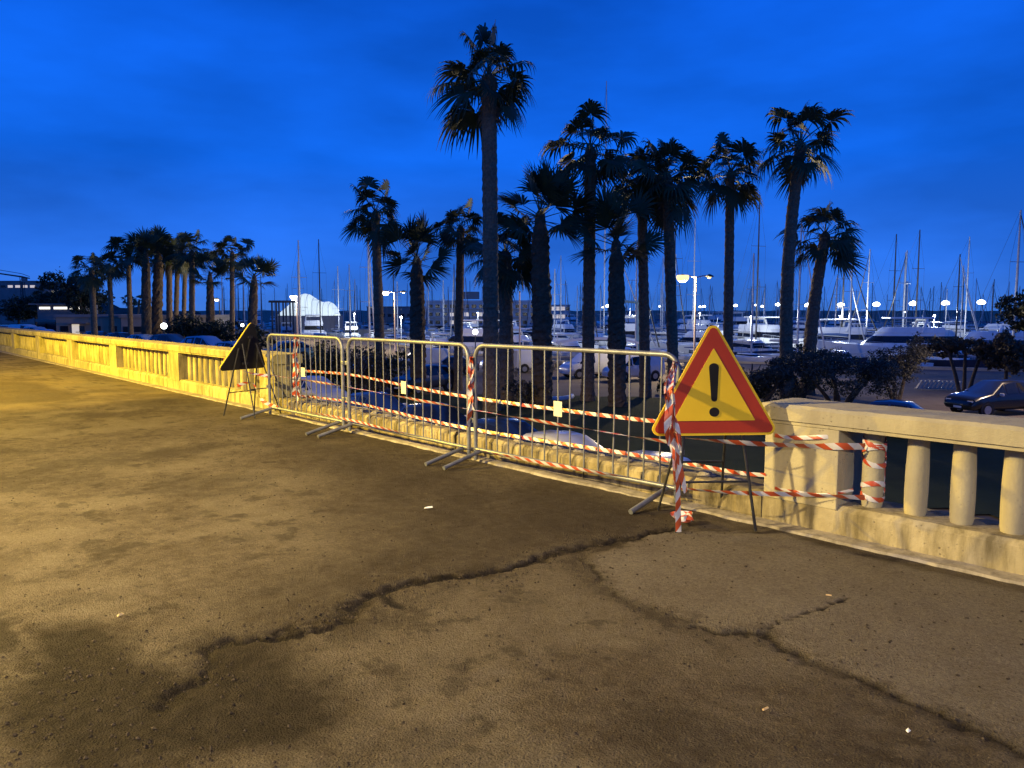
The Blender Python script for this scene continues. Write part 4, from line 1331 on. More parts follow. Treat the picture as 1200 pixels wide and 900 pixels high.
# ================================================================== VEHICLES
# stations: x as a share of the length from the nose, belt height, top height, half width at top (share), all for a given body
CARS = {
    'suv': dict(L=4.4, W=1.84, H=1.66, st=[(0.00, .52, .62, .80), (0.03, .74, .84, .86), (0.10, .88, .96, .90), (0.27, .98, 1.06, .90), (0.44, 1.02, 1.60, .70), (0.60, 1.02, 1.66, .70), (0.84, 1.04, 1.60, .68), (0.96, 1.04, 1.16, .78), (1.0, .70, .80, .80)], cab=(3, 7)),
    'hatch': dict(L=4.0, W=1.74, H=1.48, st=[(0.00, .48, .56, .80), (0.03, .66, .74, .86), (0.12, .80, .86, .90), (0.28, .90, .95, .90), (0.46, .94, 1.42, .70), (0.60, .94, 1.48, .70), (0.82, .96, 1.42, .68), (0.97, .96, 1.04, .78), (1.0, .62, .70, .80)], cab=(3, 7)),
    'sedan': dict(L=4.5, W=1.78, H=1.45, st=[(0.00, .48, .56, .80), (0.03, .64, .72, .86), (0.12, .78, .84, .90), (0.30, .88, .92, .90), (0.45, .92, 1.40, .68), (0.60, .92, 1.45, .68), (0.74, .92, 1.38, .66), (0.86, .94, 1.00, .84), (0.98, .90, .96, .84), (1.0, .60, .68, .80)], cab=(3, 7)),
    'van': dict(L=4.3, W=1.82, H=1.86, st=[(0.00, .54, .62, .80), (0.03, .78, .88, .86), (0.09, .94, 1.04, .90), (0.20, 1.06, 1.16, .90), (0.36, 1.10, 1.78, .76), (0.52, 1.10, 1.86, .78), (0.95, 1.10, 1.84, .78), (0.995, 1.06, 1.70, .78), (1.0, .70, .90, .82)], cab=(3, 6)),
}
def car_parts(kind):
    D = CARS[kind]
    L, W = D['L'], D['W'] / 2
    rings = []
    for x, zb, zt, tw in D['st']:
        X = L / 2 - x * L
        endf = 0.90 if x in (0.0, 1.0) else 1.0
        w = W * endf
        zl = 0.30 if 0.02 < x < 0.99 else 0.36
        tall = zt - zb > 0.3
        r_ = [(0.0, zl - .02), (w * .86, zl), (w * .99, zl + .14), (w, (zl + zb) / 2 + .05), (w * .975, zb), (w * tw * 1.0, zt - (0.07 if tall else .02)), (w * tw * .86, zt - .01), (0.0, zt)]
        full = [(X, y, z) for y, z in r_] + [(X, -y, z) for y, z in r_[-2:0:-1]]
        rings.append(full)
    n = len(rings[0])
    m = MB()
    for r_ in rings:
        m.v += r_
    for i in range(len(rings) - 1):
        for k_ in range(n):
            k2 = (k_ + 1) % n
            m.f.append((i * n + k_, i * n + k2, (i + 1) * n + k2, (i + 1) * n + k_))
    m.f.append(tuple(range(n))[::-1]); m.f.append(tuple((len(rings) - 1) * n + k_ for k_ in range(n)))
    body = m.mesh('body', recalc=True, smooth=38)
    a, b = D['cab']
    glass = []
    V3 = lambda i, k_: Vector(rings[i][k_])
    def pane(q, off, sh=0.90, shv=0.86):
        c = sum(q, Vector()) / 4
        out = []
        for p in q:
            out.append(c + (p - c) * sh)
        nrm = (q[1] - q[0]).cross(q[3] - q[0]).normalized()
        if nrm.dot(off) < 0:
            nrm = -nrm
        g_ = MB()
        o1 = [p + nrm * 0.012 for p in out]
        o0 = [p - nrm * 0.02 for p in out]
        g_.add(o0 + o1, [(0, 1, 2, 3), (4, 5, 6, 7), (0, 1, 5, 4), (1, 2, 6, 5), (2, 3, 7, 6), (3, 0, 4, 7)])
        return g_.mesh('window', recalc=True)
    # windscreen, rear window
    glass.append(pane([V3(a, 5), V3(a + 1, 5), V3(a + 1, n - 5), V3(a, n - 5)], Vector((1, 0, .5)), 0.92))
    glass.append(pane([V3(b - 1, 5), V3(b, 5), V3(b, n - 5), V3(b - 1, n - 5)], Vector((-1, 0, .4)), 0.84 if kind != 'van' else 0.5))
    rng_ = range(a, b) if kind != 'van' else range(a, b - 1)
    for sd, off in ((lambda k_: k_, Vector((0, 1, 0))), (lambda k_: n - k_, Vector((0, -1, 0)))):
        for i in rng_:
            q = [V3(i, sd(4)), V3(i + 1, sd(4)), V3(i + 1, sd(5)), V3(i, sd(5))]
            if (q[0] - q[3]).length < 0.3 and (q[1] - q[2]).length < 0.3:
                continue
            glass.append(pane(q, off, 0.86))
    for g_ in glass:
        g_.materials.append(M['glass'])
    wheel = MB().lathe([(0.20, -.11), (0.30, -.11), (0.325, -.08), (0.325, .08), (0.30, .11), (0.20, .11)], 16)
    wheel.v = [(x, z, y) for x, y, z in wheel.v]
    wm = wheel.mesh('wheel', smooth=50); wm.materials.append(M['tyre'])
    rim = MB().lathe([(0.205, -.118), (0.205, .118)], 12)
    rim.v = [(x, z, y) for x, y, z in rim.v]
    rm = rim.mesh('rim', smooth=50); rm.materials.append(M['rim'])
    arch = MB().lathe([(0.385, -.09), (0.385, .085)], 16)
    arch.v = [(x, z, y) for x, y, z in arch.v]
    am = arch.mesh('wheel_arch'); am.materials.append(M['car_trim'])
    return dict(body=body, glass=glass, wheel=wm, rim=rm, arch=am, D=D, rings=rings)
CP = {k_: car_parts(k_) for k_ in CARS}
BODY = {}
def small_box(name, mat, size, root, loc, bevel=0.01):
    key = (name, size)
    if key not in BODY:
        me_ = MB().box((0, 0, 0), size).mesh(name, bevel=bevel)
        me_.materials.append(mat)
        BODY[key] = me_
    return link(name, BODY[key], None, root, loc)
def car(kind, paint, loc, rz, label, group=None, cat=None, lit=False):
    p = CP[kind]; D = p['D']; L, W = D['L'], D['W'] / 2
    root = empty('parked_car' if kind != 'van' else 'parked_van', loc, rz, label, cat or ('van' if kind == 'van' else 'car'), group)
    key = (kind, paint)
    if key not in BODY:
        b = p['body'].copy(); b.materials.append(PAINT[paint]); BODY[key] = b
    link('body', BODY[key], None, root)
    for g_ in p['glass']:
        link('window', g_, None, root)
    for x in (0.19, 0.80):
        for sd in (-1, 1):
            X = L / 2 - x * L
            link('wheel_arch', p['arch'], None, root, (X, sd * (W - 0.082), 0.36))
            w = link('wheel', p['wheel'], None, root, (X, sd * (W - 0.10), 0.325))
            link('rim', p['rim'], None, w)
    zb = D['st'][1][1]
    for sd in (-1, 1):
        small_box('headlight', M['headlamp'], (0.16, 0.34, 0.14), root, (L / 2 - 0.14, sd * W * .68, zb - 0.06), 0.03)
        small_box('tail_light', M['tail'], (0.08, 0.18, 0.28), root, (-L / 2 + 0.05, sd * W * .80, zb + 0.10), 0.02)
        small_box('mirror', PAINT[paint], (0.10, 0.20, 0.13), root, (L / 2 - 0.35 * L, sd * (W + 0.07), D['st'][3][1] + 0.06), 0.03)
    small_box('grille', M['car_trim'], (0.06, 0.9, 0.16), root, (L / 2 - 0.035, 0, 0.50), 0.01)
    small_box('number_plate', M['gelcoat'], (0.02, 0.46, 0.10), root, (L / 2 + 0.005, 0, 0.42), 0.004)
    return root
def car_at(kind, paint, px, d, rz, label, group=None):
    p = at(px, 430, d)
    return car(kind, paint, (p.x, d, ground_z(p.x, d) + 0.13 * 0 + 0.02), rz, label, group)
WA = WANG + math.pi                     # along the balustrade, nose towards the right
GR = 'cars parked along the foot of the wall'
car_at('hatch', 'white', 368, 37.5, WA + .03, 'white hatchback parked below the first barrier', GR)
car_at('hatch', 'blue', 442, 32.6, WA - .02, 'bright blue hatchback parked below the middle barrier', GR)
car_at('sedan', 'black', 510, 29.0, WA + .02, 'black saloon parked below the middle barrier', GR)
car_at('hatch', 'navy', 598, 24.4, WA, 'navy blue car parked below the third barrier plate', GR)
car_at('hatch', 'white', 669, 21.6, WA + .03, 'white car roof showing over the plinth below the third barrier', GR)
car_at('hatch', 'white', 786, 18.2, WA - .03, 'white car roof showing over the plinth next to the hanging tape', GR)
car_at('sedan', 'blue', 1062, 30.0, WA + .25, 'blue saloon beyond the balustrade under the loose dark tree')
car_at('suv', 'black', 1168, 37.0, R(195), 'black car standing by the thick-stemmed low tree')
GRR = 'cars and vans on the harbour road'
car_at('van', 'white', 690, 57.5, R(205), 'white van parked behind the tall slim palm and stout one', GRR)
car_at('van', 'white', 742, 55.0, R(205), 'white van with rounded roof between palms, nearer the third barrier end', GRR)
car_at('suv', 'navy', 496, 47.0, R(232), 'dark blue car turned towards the road behind the middle barrier', GRR)
car_at('sedan', 'charcoal', 527, 60.0, R(188), 'dark grey saloon on the road before the white boats', GRR)
car_at('van', 'white', 494, 63.0, R(190), 'white people carrier behind the dark grey saloon', GRR)
car_at('hatch', 'white', 430, 53.0, R(200), 'white hatchback on the road beside the big shrub', GRR)
car_at('hatch', 'silver', 458, 53.5, R(205), 'silver hatchback on the road behind the middle barrier', GRR)
car_at('hatch', 'teal', 332, 55.0, R(215), 'pale teal car behind the first barrier top rail', GRR)
car_at('van', 'white', 594, 62.0, R(190), 'white van half hidden by the tallest palm', GRR)
GL = 'cars parked beyond the long balustrade'
car_at('suv', 'pale_blue', 244, 56.0, WA + .35, 'silver blue estate car beyond the balustrade next to the black-backed sign', GL)
car_at('hatch', 'silver', 279, 51.0, WA + .3, 'light silver hatchback half hidden by the black-backed sign', GL)
car_at('suv', 'charcoal', 203, 61.0, WA + .3, 'dark grey car roof beyond the balustrade under the globe lamp', GL)
car_at('hatch', 'silver', 172, 66.0, WA + .3, 'silver car roof beyond the balustrade near the palm clump', GL)
car_at('hatch', 'navy', 145, 71.0, WA + .3, 'navy car roof beyond the balustrade before the beige building', GL)
car_at('hatch', 'charcoal', 118, 76.0, WA + .3, 'charcoal car roof farthest along the row before the beige building', GL)
car_at('van', 'white', 34, 92.0, R(-20), 'tall white van parked left of the beige building', GL)
car_at('suv', 'silver', 47, 88.0, R(-25), 'white estate car parked beside the tall white van', GL)
car_at('hatch', 'pale_blue', 58, 84.0, R(-25), 'pale blue hatchback parked before the tall white van', GL)
car_at('suv', 'navy', 8, 95.0, R(-20), 'dark car parked at the far end behind the white vans', GL)
car_at('hatch', 'navy', 22, 104.0, R(-20), 'dark hatchback parked behind the tall white van', GL)

# ================================================================== HARBOUR-SIDE THINGS
# low rubble wall with separate stones along the quay planting
def rubble_wall(p0, p1, h, label, seed):
    rr = random.Random(seed)
    p0, p1 = Vector(p0), Vector(p1)
    L = (p1 - p0).length
    root = empty('rubble_wall', p0, math.atan2(p1.y - p0.y, p1.x - p0.x), label, 'wall')
    MB().box2((0, -0.18, -0.1), (L, 0.18, h - 0.06)).build('core', M['masonry'], root)
    meshes = []
    for q in range(5):
        m = MB().box((0, 0, 0), (0.42, 0.46, 0.30))
        m.v = [(x * rr.uniform(.75, 1.1), y, z * rr.uniform(.75, 1.1)) for x, y, z in m.v]
        meshes.append(m.mesh('stone', bevel=0.04)); meshes[-1].materials.append(M['rubble'])
    z = 0.12
    row = 0
    while z < h + .05:
        x = 0.2 + 0.2 * (row % 2)
        while x < L - .1:
            o = link('stone', meshes[rr.randrange(5)], None, root, (x, rr.uniform(-.03, .03), z), rr.choice((0, math.pi)))
            x += rr.uniform(0.40, 0.52)
        z += 0.29
        row += 1
    return root
a, b = at(605, 430, 66), at(660, 430, 64)
rubble_wall((a.x, 66, -3.5), (b.x, 64, -3.5), 0.75, 'low rubble wall at the quay behind the stout palms', 1)
a, b = at(752, 430, 63), at(800, 430, 61)
rubble_wall((a.x, 63, -3.5), (b.x, 61, -3.5), 0.75, 'low rubble wall beside the road behind the third barrier end', 2)
# white timber fence before the water on the right
a, b = at(1072, 455, 49), at(1128, 455, 48)
p0, p1 = Vector((a.x, 49, -3.5)), Vector((b.x, 48, -3.5))
L = (p1 - p0).length
fr_ = empty('lattice_fence', p0, math.atan2(p1.y - p0.y, p1.x - p0.x), 'low white slatted fence before the water behind the blue saloon', 'fence')
MB().box2((0, -.03, .04), (L, .03, .12)).build('rail', M['cream_hull'], fr_)
MB().box2((0, -.03, .50), (L, .03, .58)).build('rail', M['cream_hull'], fr_)
x = 0.1
while x < L - .3:
    MB().tube([(x, -.045, .05), (x + .28, -.045, .57)], 0.07, 4).build('slat', M['cream_hull'], fr_)
    x += 0.24
# white rounded kerb of the planting bed and a stone bed edge
m = MB()
pts = []
for q in range(13):
    a = R(200 + 150 * q / 12)
    pts.append((0.9 * math.cos(a), 1.6 * math.sin(a), 0.12))
m.tube(pts, 0.16, 6)
c = at(652, 430, 44)
o = m.build('bed_kerb', M['gelcoat'], smooth=60); o.location = (c.x, 44, -3.5)
tag(o, 'curved white kerb of the planting bed beside the stout dark palm', 'kerb')
# flat canopies (white awnings) at the quay
def awning(px0, px1, y, d, label, h=2.5, mat='grey_canvas'):
    a, b = at(px0, y, d), at(px1, y, d)
    w = b.x - a.x
    root = empty('awning', ((a.x + b.x) / 2, d, a.z - h - .3), 0, label, 'awning')
    m = MB()
    N = 10
    for i in range(N + 1):
        u = -1 + 2 * i / N
        zc = h + 0.55 * math.cos(u * 1.35)
        m.v += [(u * w / 2, -1.3, zc - .18), (u * w / 2, 0, zc), (u * w / 2, 1.3, zc - .18)]
    for i in range(N):
        o = 3 * i
        m.f += [(o, o + 3, o + 4, o + 1), (o + 1, o + 4, o + 5, o + 2)]
    m.build('canvas', M[mat], root, smooth=180)
    for sx_ in (-1, 1):
        for sy in (-1, 1):
            MB().tube([(sx_ * w * .46, sy * 1.2, 0), (sx_ * w * .46, sy * 1.2, h + .1)], 0.04, 6).build('leg', M['alu'], root)
    return root
awning(652, 748, 398, 72, 'long pale awning over the quay behind the two white vans', 2.4)
# globe lamps
def globe_lamp(px, y, d, label, r=0.22):
    p = at(px, y, d)
    z = ground_z(p.x, d)
    root = empty('globe_lamp', (p.x, d, z), 0, label, 'lamp')
    MB().lathe([(.08, 0), (.08, .2), (.045, .3), (.04, p.z - z)], 8).build('post', M['dark_post'], root)
    MB().lathe([(r * math.cos(R(q)), r * math.sin(R(q))) for q in range(-90, 91, 18)], 12, (0, 0, p.z - z)).build('globe', M['lamp_white'], root, smooth=180)
globe_lamp(192, 382, 66, 'white globe lamp beside the dark shrub beyond the balustrade', 0.26)
globe_lamp(557, 389, 62, 'white globe lamp behind the slim palm by the hotel', 0.22)
globe_lamp(284, 381, 66, 'small white globe lamp by the black-backed sign apex', 0.14)
# street lamps on the harbour road
def lamp_px(px, y, d, arm, label, power, glow, head, double=True, post='post', zg=None, col=(1, .78, .42), spot=None):
    p = at(px, y, d)
    z = ground_z(p.x, d) if zg is None else zg
    lit_lamp('street_lamp', (p.x + arm, d, z), p.z - z + 0.06, arm, math.pi, label, power=power, colour=col, glow=glow, head=head, double=double, post=post, r=0.09, spot=spot, group='street lamps on the harbour road')
lamp_px(800, 325, 58, 1.0, 'two-armed street lamp with a yellow glowing head right of the dense round palm', 5500, 'lamp_yellow', 0.48)
lamp_px(452, 343, 78, 0.9, 'two-armed street lamp glowing beside the slim palm next to the marquee', 3500, 'lamp_warm', 0.34)
lamp_px(344, 348, 86, 0.35, 'street lamp glowing before the lit marquee', 3500, 'lamp_warm', 0.40, False)
lamp_px(1236, 296, 36, 0.9, 'street lamp standing by the harbour road beyond the near end of the balustrade', 3000, 'lamp_warm', 0.34, False, col=(1, .72, .46), spot=118)
lamp_px(254, 351, 98, 0.3, 'small street lamp between the two left stout palms', 0, 'lamp_warm', 0.28, False, 'dark_post')
p = at(609, 342, 60)
sp_ = empty('flag_pole', (p.x, 60, ground_z(p.x, 60)), 0, 'bare pinkish pole beside the stout palm near the tallest one', 'pole')
MB().lathe([(.10, 0), (.07, .4), (.05, p.z + 3.5)], 8).build('post', M['post'], sp_); MB().lathe([(.07, -.05), (.07, .05)], 8, (0, 0, p.z + 3.5)).build('cap', M['dark_post'], sp_)
p = at(746, 352, 88)
hs = empty('boat_hoist', (p.x, 86, -4.9), 0, 'pale blue boat hoist post with short arm on the quay by the stout palm', 'hoist')
MB().tube([(0, 0, 0), (0, 0, p.z + 4.9)], 0.28, 8).build('post', M['cyan_paint'], hs)
MB().tube([(0.3, 0, p.z + 4.6), (-3.0, 0, p.z + 4.9)], 0.16, 6).build('arm', M['cyan_paint'], hs)
MB().tube([(-2.7, 0, p.z + 4.8), (-2.7, 0, p.z + 3.0)], 0.03, 4).build('cable', M['dark_spar'], hs)
p = at(601, 430, 58)
bx = empty('notice_board', (p.x, 58, -3.5), R(10), 'pale upright notice board at the roadside beside the tallest palm', 'board')
MB().box2((-.35, -.06, .75), (.35, .06, 2.0)).build('panel', M['cream_hull'], bx, bevel=.01)
for x in (-.25, .25):
    MB().tube([(x, 0, 0), (x, 0, .8)], .04, 6).build('leg', M['dark_post'], bx)

# ---- beige harbour building on the left
def block(name, px0, px1, top_y, d, depth, zg, mat, label, rz=0.0, floors=1, bays=5, lit=(), cat='building', roof=True, wmat='window', win=(1.3, 1.2), sill=1.0, par=0.35):
    a, b = at(px0, top_y, d), at(px1, top_y, d)
    w, h = b.x - a.x, a.z - zg
    root = empty(name, ((a.x + b.x) / 2, d, zg), rz, label, cat)
    MB().box2((-w / 2, 0, 0), (w / 2, depth, h - par)).build('wall', M[mat], root)
    rf = MB().box2((-w / 2 - .2, -.2, h - par + .003), (w / 2 + .2, depth + .2, h)).build('roof', M['grey_plaster' if mat == 'plaster' else mat], root)
    fh = (h - par) / floors
    i = 0
    for f in range(floors):
        for q in range(bays):
            x = -w / 2 + w * (q + .5) / bays
            m = MB(); z0 = f * fh + sill * fh / 2.8
            m.box2((x - win[0] / 2, -.05, z0), (x + win[0] / 2, .05, z0 + win[1]))
            wn_ = m.build('window', M['lit_window' if i in lit else wmat], root)
            m = MB(); m.box2((x - win[0] / 2 - .08, -.12, z0 - .1), (x + win[0] / 2 + .08, .02, z0 - .003))
            m.build('sill', M[mat], wn_)
            i += 1
    return root
bb = block('harbour_building', 65, 141, 368.5, 96, 9, -2.1, 'plaster', 'low beige flat-roofed harbour building with a lit doorway beyond the balustrade', bays=4, win=(1.0, .7), lit=())
wd = MB().box2((-.45, -.07, 0), (.45, .03, 1.9)).build('door', M['lit_window'], bb); wd.location.x = -1.6
MB().box2((-2.6, -.9, 2.0), (.2, .02, 2.12)).build('canopy', M['grey_plaster'], bb).location.x = 0.0
block('harbour_building', 141.5, 243, 369, 94, 8, -2.1, 'grey_plaster', 'long low grey harbour building behind the palm clump', bays=8, win=(.9, .7))
block('harbour_kiosk', 44, 64, 374, 100, 5, -2.1, 'grey_plaster', 'small dark flat kiosk left of the beige building', bays=2)
# lit shop front strip in front of the pines
p = at(72, 361, 102)
sh = empty('shop_front', (p.x, 102, -2.1), 0, 'brightly lit shop strip under the dark pines', 'shop')
MB().box2((-3.2, 0, 0), (3.2, 3, p.z + 2.1 + 0.45)).build('wall', M['grey_plaster'], sh)
for i, x in enumerate((-2.2, 0.0, 1.8)):
    MB().box2((x - (.7 if i != 1 else 1.0), -.06, p.z + 2.1 - .15), (x + (.7 if i != 1 else .75), .03, p.z + 2.1 + .15)).build('lit_window', M['shop_light'], sh)
MB().box2((-3.5, -1.4, p.z + 2.55), (3.5, 0.0, p.z + 2.68)).build('canopy', M['grey_plaster'], sh)
# ---- far hotel across the harbour, pergola, marquee
hot = block('harbour_hotel', 500, 628, 352, 255, 14, -3.6, 'white_plaster', 'long white harbour hotel with rows of windows behind the slim palms', floors=3, bays=15, lit=(18, 20, 22, 3, 4, 6, 9), win=(1.5, 1.2), sill=.7, par=.6)
MB().box2((6, 3, 9.0), (13, 9, 11.4)).build('penthouse', M['grey_plaster'], hot).location.x = -14
for f in range(3):
    m = MB(); hh_ = 2.72
    m.box2((-18, -1.1, f * hh_ + .15), (18, -.12, f * hh_ + .36)); m.build('balcony', M['white_plaster'], hot)
MB().tube([(-4, 5, 9), (-4, 5, 15)], .12, 6).build('mast', M['dark_spar'], hot)
block('pier_house', 646, 668, 357, 330, 10, -3.0, 'white_plaster', 'small lit white house on the breakwater between two stout palms', floors=2, bays=4, lit=(0, 1, 2, 4, 5, 6), win=(1.6, 1.6))
block('pier_house', 430, 498, 359, 300, 10, -3.0, 'grey_plaster', 'long low grey shed on the far quay beside the hotel', floors=1, bays=9, win=(1.4, 1.2))
p = at(320, 368, 165)
pg = empty('pergola', (at(331, 368, 165).x, 165, -3.2), 0, 'dark timber pergola left of the lit marquee', 'pergola')
ph_ = at(320, 353, 165).z + 3.2
for i in range(4):
    for y in (0, 3):
        MB().box2((-2.2 + i * 1.5 - .14, y - .14, 0), (-2.2 + i * 1.5 + .14, y + .14, ph_ - .3)).build('post', M['dark_post'], pg)
for y in (0, 3):
    MB().box2((-2.9, y - .16, ph_ - .297), (2.9, y + .16, ph_)).build('beam', M['dark_post'], pg)
for i in range(8):
    MB().box2((-2.6 + i * .74 - .06, -.6, ph_ + .003), (-2.6 + i * .74 + .06, 3.6, ph_ + .18)).build('rafter', M['dark_post'], pg)
# marquee: two joined humps of lit white fabric
dm = 190
c0, c1 = at(331, 369, dm), at(395, 369, dm)
mq = empty('marquee', ((c0.x + c1.x) / 2, dm, -3.0), 0, 'glowing white fabric marquee with a tall hump and a lower one', 'marquee')
w = c1.x - c0.x
def hump_z(px):
    prof = [(330, 367), (334, 362), (340, 357), (346, 349), (352, 345.5), (357, 344), (363, 345), (369, 349), (375, 353), (379, 354), (386, 353.2), (391, 356), (394, 361), (395, 368)]
    for (a, ya), (b, yb) in zip(prof[:-1], prof[1:]):
        if a <= px <= b:
            return at(px, ya + (yb - ya) * (px - a) / (b - a), dm).z + 3.0
    return 0.6
m = MB(); N, K = 40, 14
for i in range(N + 1):
    px = 330 + 65 * i / N
    zt = hump_z(px)
    X = -w / 2 + w * i / N
    for k_ in range(K + 1):
        a = math.pi * k_ / K
        m.v.append((X, -3.6 * math.cos(a) * (1 if zt > 2 else .8), 3.3 + max(0.05, zt - 3.3) * (math.sin(a) ** 0.55)))
for i in range(N):
    for k_ in range(K):
        o = i * (K + 1) + k_
        m.f.append((o, o + 1, o + K + 2, o + K + 1))
m.build('fabric', M['marquee'], mq, smooth=180)
for i in range(0, N + 1, 4):
    px = 330 + 65 * i / N; zt = hump_z(px); X = -w / 2 + w * i / N
    MB().tube([(X, -3.65 * math.cos(math.pi * k_ / K), 3.3 + max(0.05, zt - 3.3) * (math.sin(math.pi * k_ / K) ** 0.55) + .03) for k_ in range(K + 1)], .05, 5).build('rib', M['alu'], mq)
MB().box2((-w / 2 - .5, -4.2, 0), (w / 2 + .5, 4.2, 3.29)).build('base_wall', M['grey_plaster'], mq)
MB().box2((-w / 2 - 20, -5, -2.2), (w / 2 + 14, 6, -.003)).build('quay_platform', M['quay'], mq)
# ---- hillside, crane, lit terrace
hv, hf = [], []
hx = np.linspace(-420, -150, 40)
for i, x in enumerate(hx):
    for j in range(8):
        u = j / 7
        hgt = 13.0 * (1 - ((x + 330) / 175.0) ** 2) if abs(x + 330) < 175 else 0
        hgt = max(0, hgt) * math.sin(math.pi * u * .5) + 2.2 * math.sin(i * 1.7 + j) * u
        hv.append((x, 330 + 120 * u, -4.5 + hgt))
for i in range(39):
    for j in range(7):
        o = i * 8 + j
        hf.append((o, o + 8, o + 9, o + 1))
struct(MB().add(hv, hf).build('hillside', M['hill'], smooth=180))
block('hillside_building', -10, 42, 329, 320, 20, -4.0, 'grey_plaster', 'long hillside building with a row of bright windows under the crane', floors=3, bays=6, lit=(14, 15, 16, 17), win=(2.0, 1.0), sill=1.6)
block('hillside_building', 52, 66, 334, 330, 12, -4.0, 'grey_plaster', 'small hillside house with one bright window beside the thin conifer', floors=3, bays=3, lit=(6, 8), win=(2.6, 1.4))
p = at(26, 330, 300)
cr_ = empty('tower_crane', (p.x, 300, -3), 0, 'dark tower crane with a slightly raised jib over the lit hillside building', 'crane')
zt = at(26, 325, 300).z + 3
for dx, dy in ((-.5, -.5), (.5, -.5), (.5, .5), (-.5, .5)):
    MB().tube([(dx, dy, 0), (dx, dy, zt)], .12, 5).build('mast_leg', M['dark_spar'], cr_)
m = MB()
for i in range(12):
    z = zt * i / 12
    m.tube([(-.5, -.5, z), (.5, -.5, z + zt / 12)], .07, 4)
m.build('mast_bracing', M['dark_spar'], cr_)
jl = -(26 + 40) / FPX * 300
m = MB(); m.tube([(3.0, 0, zt - .4), (0, 0, zt + .2), (jl, 0, zt + 3.4)], [.22, .32, .2], 5); m.build('jib', M['dark_spar'], cr_)
m = MB(); m.tube([(3.0, 0, zt + .3), (0, 0, zt + 1.4), (jl * .6, 0, zt + 3.6)], .10, 4); m.build('tie_rod', M['dark_spar'], cr_)
small_box('cab', M['grey_plaster'], (1.6, 1.4, 1.6), cr_, (0.9, 0, zt - 1.0))
# ---- breakwater with a row of floodlights
bw = MB()
rr = random.Random(9)
N = 160
for i in range(N + 1):
    x = -260 + 640 * i / N
    y = 430 - 0.12 * x
    top = 1.4 + rr.uniform(-.35, .35)
    bw.v += [(x, y - 9, WZ - .5), (x, y - 4 + rr.uniform(-1, 1), -1.5 + rr.uniform(-.6, .6)), (x, y, top), (x, y + 4, top), (x, y + 6, WZ - .5)]
for i in range(N):
    for q in range(4):
        o = 5 * i + q
        bw.f.append((o, o + 5, o + 6, o + 1))
struct(bw.build('breakwater', M['rubble']))
def flood(px, y, size, d, lit=False, label='bright white floodlight on a short mast on the far pier'):
    p = at(px, y, d)
    root = empty('pier_light', (p.x, d, -3.2), 0, label, 'pier light', 'row of white lights along the far pier')
    h = p.z + 3.2
    MB().tube([(0, 0, 0), (0, 0, h)], .12, 6).build('post', M['dark_spar'], root)
    MB().lathe([(size * a, size * b) for a, b in ((.25, -.55), (.7, -.42), (.9, -.1), (.82, .15), (.6, .36), (.3, .52), (.04, .6))], 12, (0, 0, h)).build('lamp_head', M['lamp_white'], root, smooth=60)  # head far oversized: the lamp's glare is built into its shape
    if lit:
        L = bpy.data.lights.new('lamp_light', 'POINT')
        L.energy = 45000
        L.color = (0.92, 1.0, 1.0)
        L.shadow_soft_size = 0.5
        lo = bpy.data.objects.new('lamp_light', L)
        COL.objects.link(lo)
        lo.parent = root
        lo.location = (0, -2.2, h)
for px, y, sz in ((1150, 354, 1.55), (1108, 355, 1.5), (1070, 355.5, 1.5), (1027, 356.5, 1.4), (985.6, 357, 1.35), (946.5, 357.5, 1.25), (911.5, 356.8, 1.0), (893, 359, .7), (886, 357.5, .6), (862, 358, .8), (825, 359, .7), (820.5, 359.5, .6), (773, 359, .5), (712, 358.5, .9), (707, 360, .6), (684, 361, .5), (624, 361, .7), (615, 362, .8), (600, 362, .5)):
    flood(px, y, sz * 1.2, 330)
mm = MB().box2((-90, 326, -4.0), (240, 336, -3.2)).build('far_pier', M['quay']); struct(mm)

# ================================================================== BOATS
def loft(secs):
    m = MB(); n = len(secs[0])
    for s in secs:
        m.v += s
    for i in range(len(secs) - 1):
        for q in range(n - 1):
            o = i * n + q
            m.f.append((o, o + 1, o + n + 1, o + n))
    m.f.append(tuple(range(n)))
    m.f.append(tuple((len(secs) - 1) * n + q for q in range(n))[::-1])
    return m
def hull(L, B, fb, sheer, bow_rake, transom=0.85):
    secs = []
    for i in range(11):
        u = i / 10                      # 0 stern .. 1 bow
        w = B / 2 * (transom + (1 - transom) * math.sin(min(1, u * 2.2) * math.pi / 2)) * (1 - max(0, (u - .45) / .55) ** 2.2)
        z = fb + sheer * max(0, u - .3) ** 1.6
        x = -L / 2 + L * u
        x0 = x - bow_rake * max(0, u - .6) / .4
        w = max(w, 0.02)
        secs.append([(x0, 0, -.5), (x0, w * .75, -.3), (x0 + (x - x0) * .5, w * .92, fb * .4), (x, w, z), (x, w * .93, z + .02), (x, 0, z + .06), (x, -w * .93, z + .02), (x, -w, z), (x0 + (x - x0) * .5, -w * .92, fb * .4), (x0, -w * .75, -.3), (x0, 0, -.5)])
    return loft(secs)
def tier(x0, x1, w0, w1, z0, z1, rf, rr_, n=6):
    """deckhouse block: raked front rf and rear rr_, rounded nose in plan"""
    m = MB()
    prof = []
    for k_ in range(n + 1):
        a = -math.pi / 2 + math.pi * k_ / n
        prof.append((x1 - w1 * .45 + w1 * .45 * math.cos(a), w1 / 2 * math.sin(a)))
    bot = [(x0, w0 / 2), (x0, -w0 / 2)] + prof
    top = []
    for x, y in bot:
        k_ = (x - x0) / (x1 - x0)
        top.append((x + rr_ * (1 - k_) - rf * k_, y * .88))
    N = len(bot)
    m.v += [(x, y, z0) for x, y in bot] + [(x, y, z1) for x, y in top]
    m.f += [(i, (i + 1) % N, N + (i + 1) % N, N + i) for i in range(N)] + [tuple(range(N))[::-1], tuple(range(N, 2 * N))]
    return m
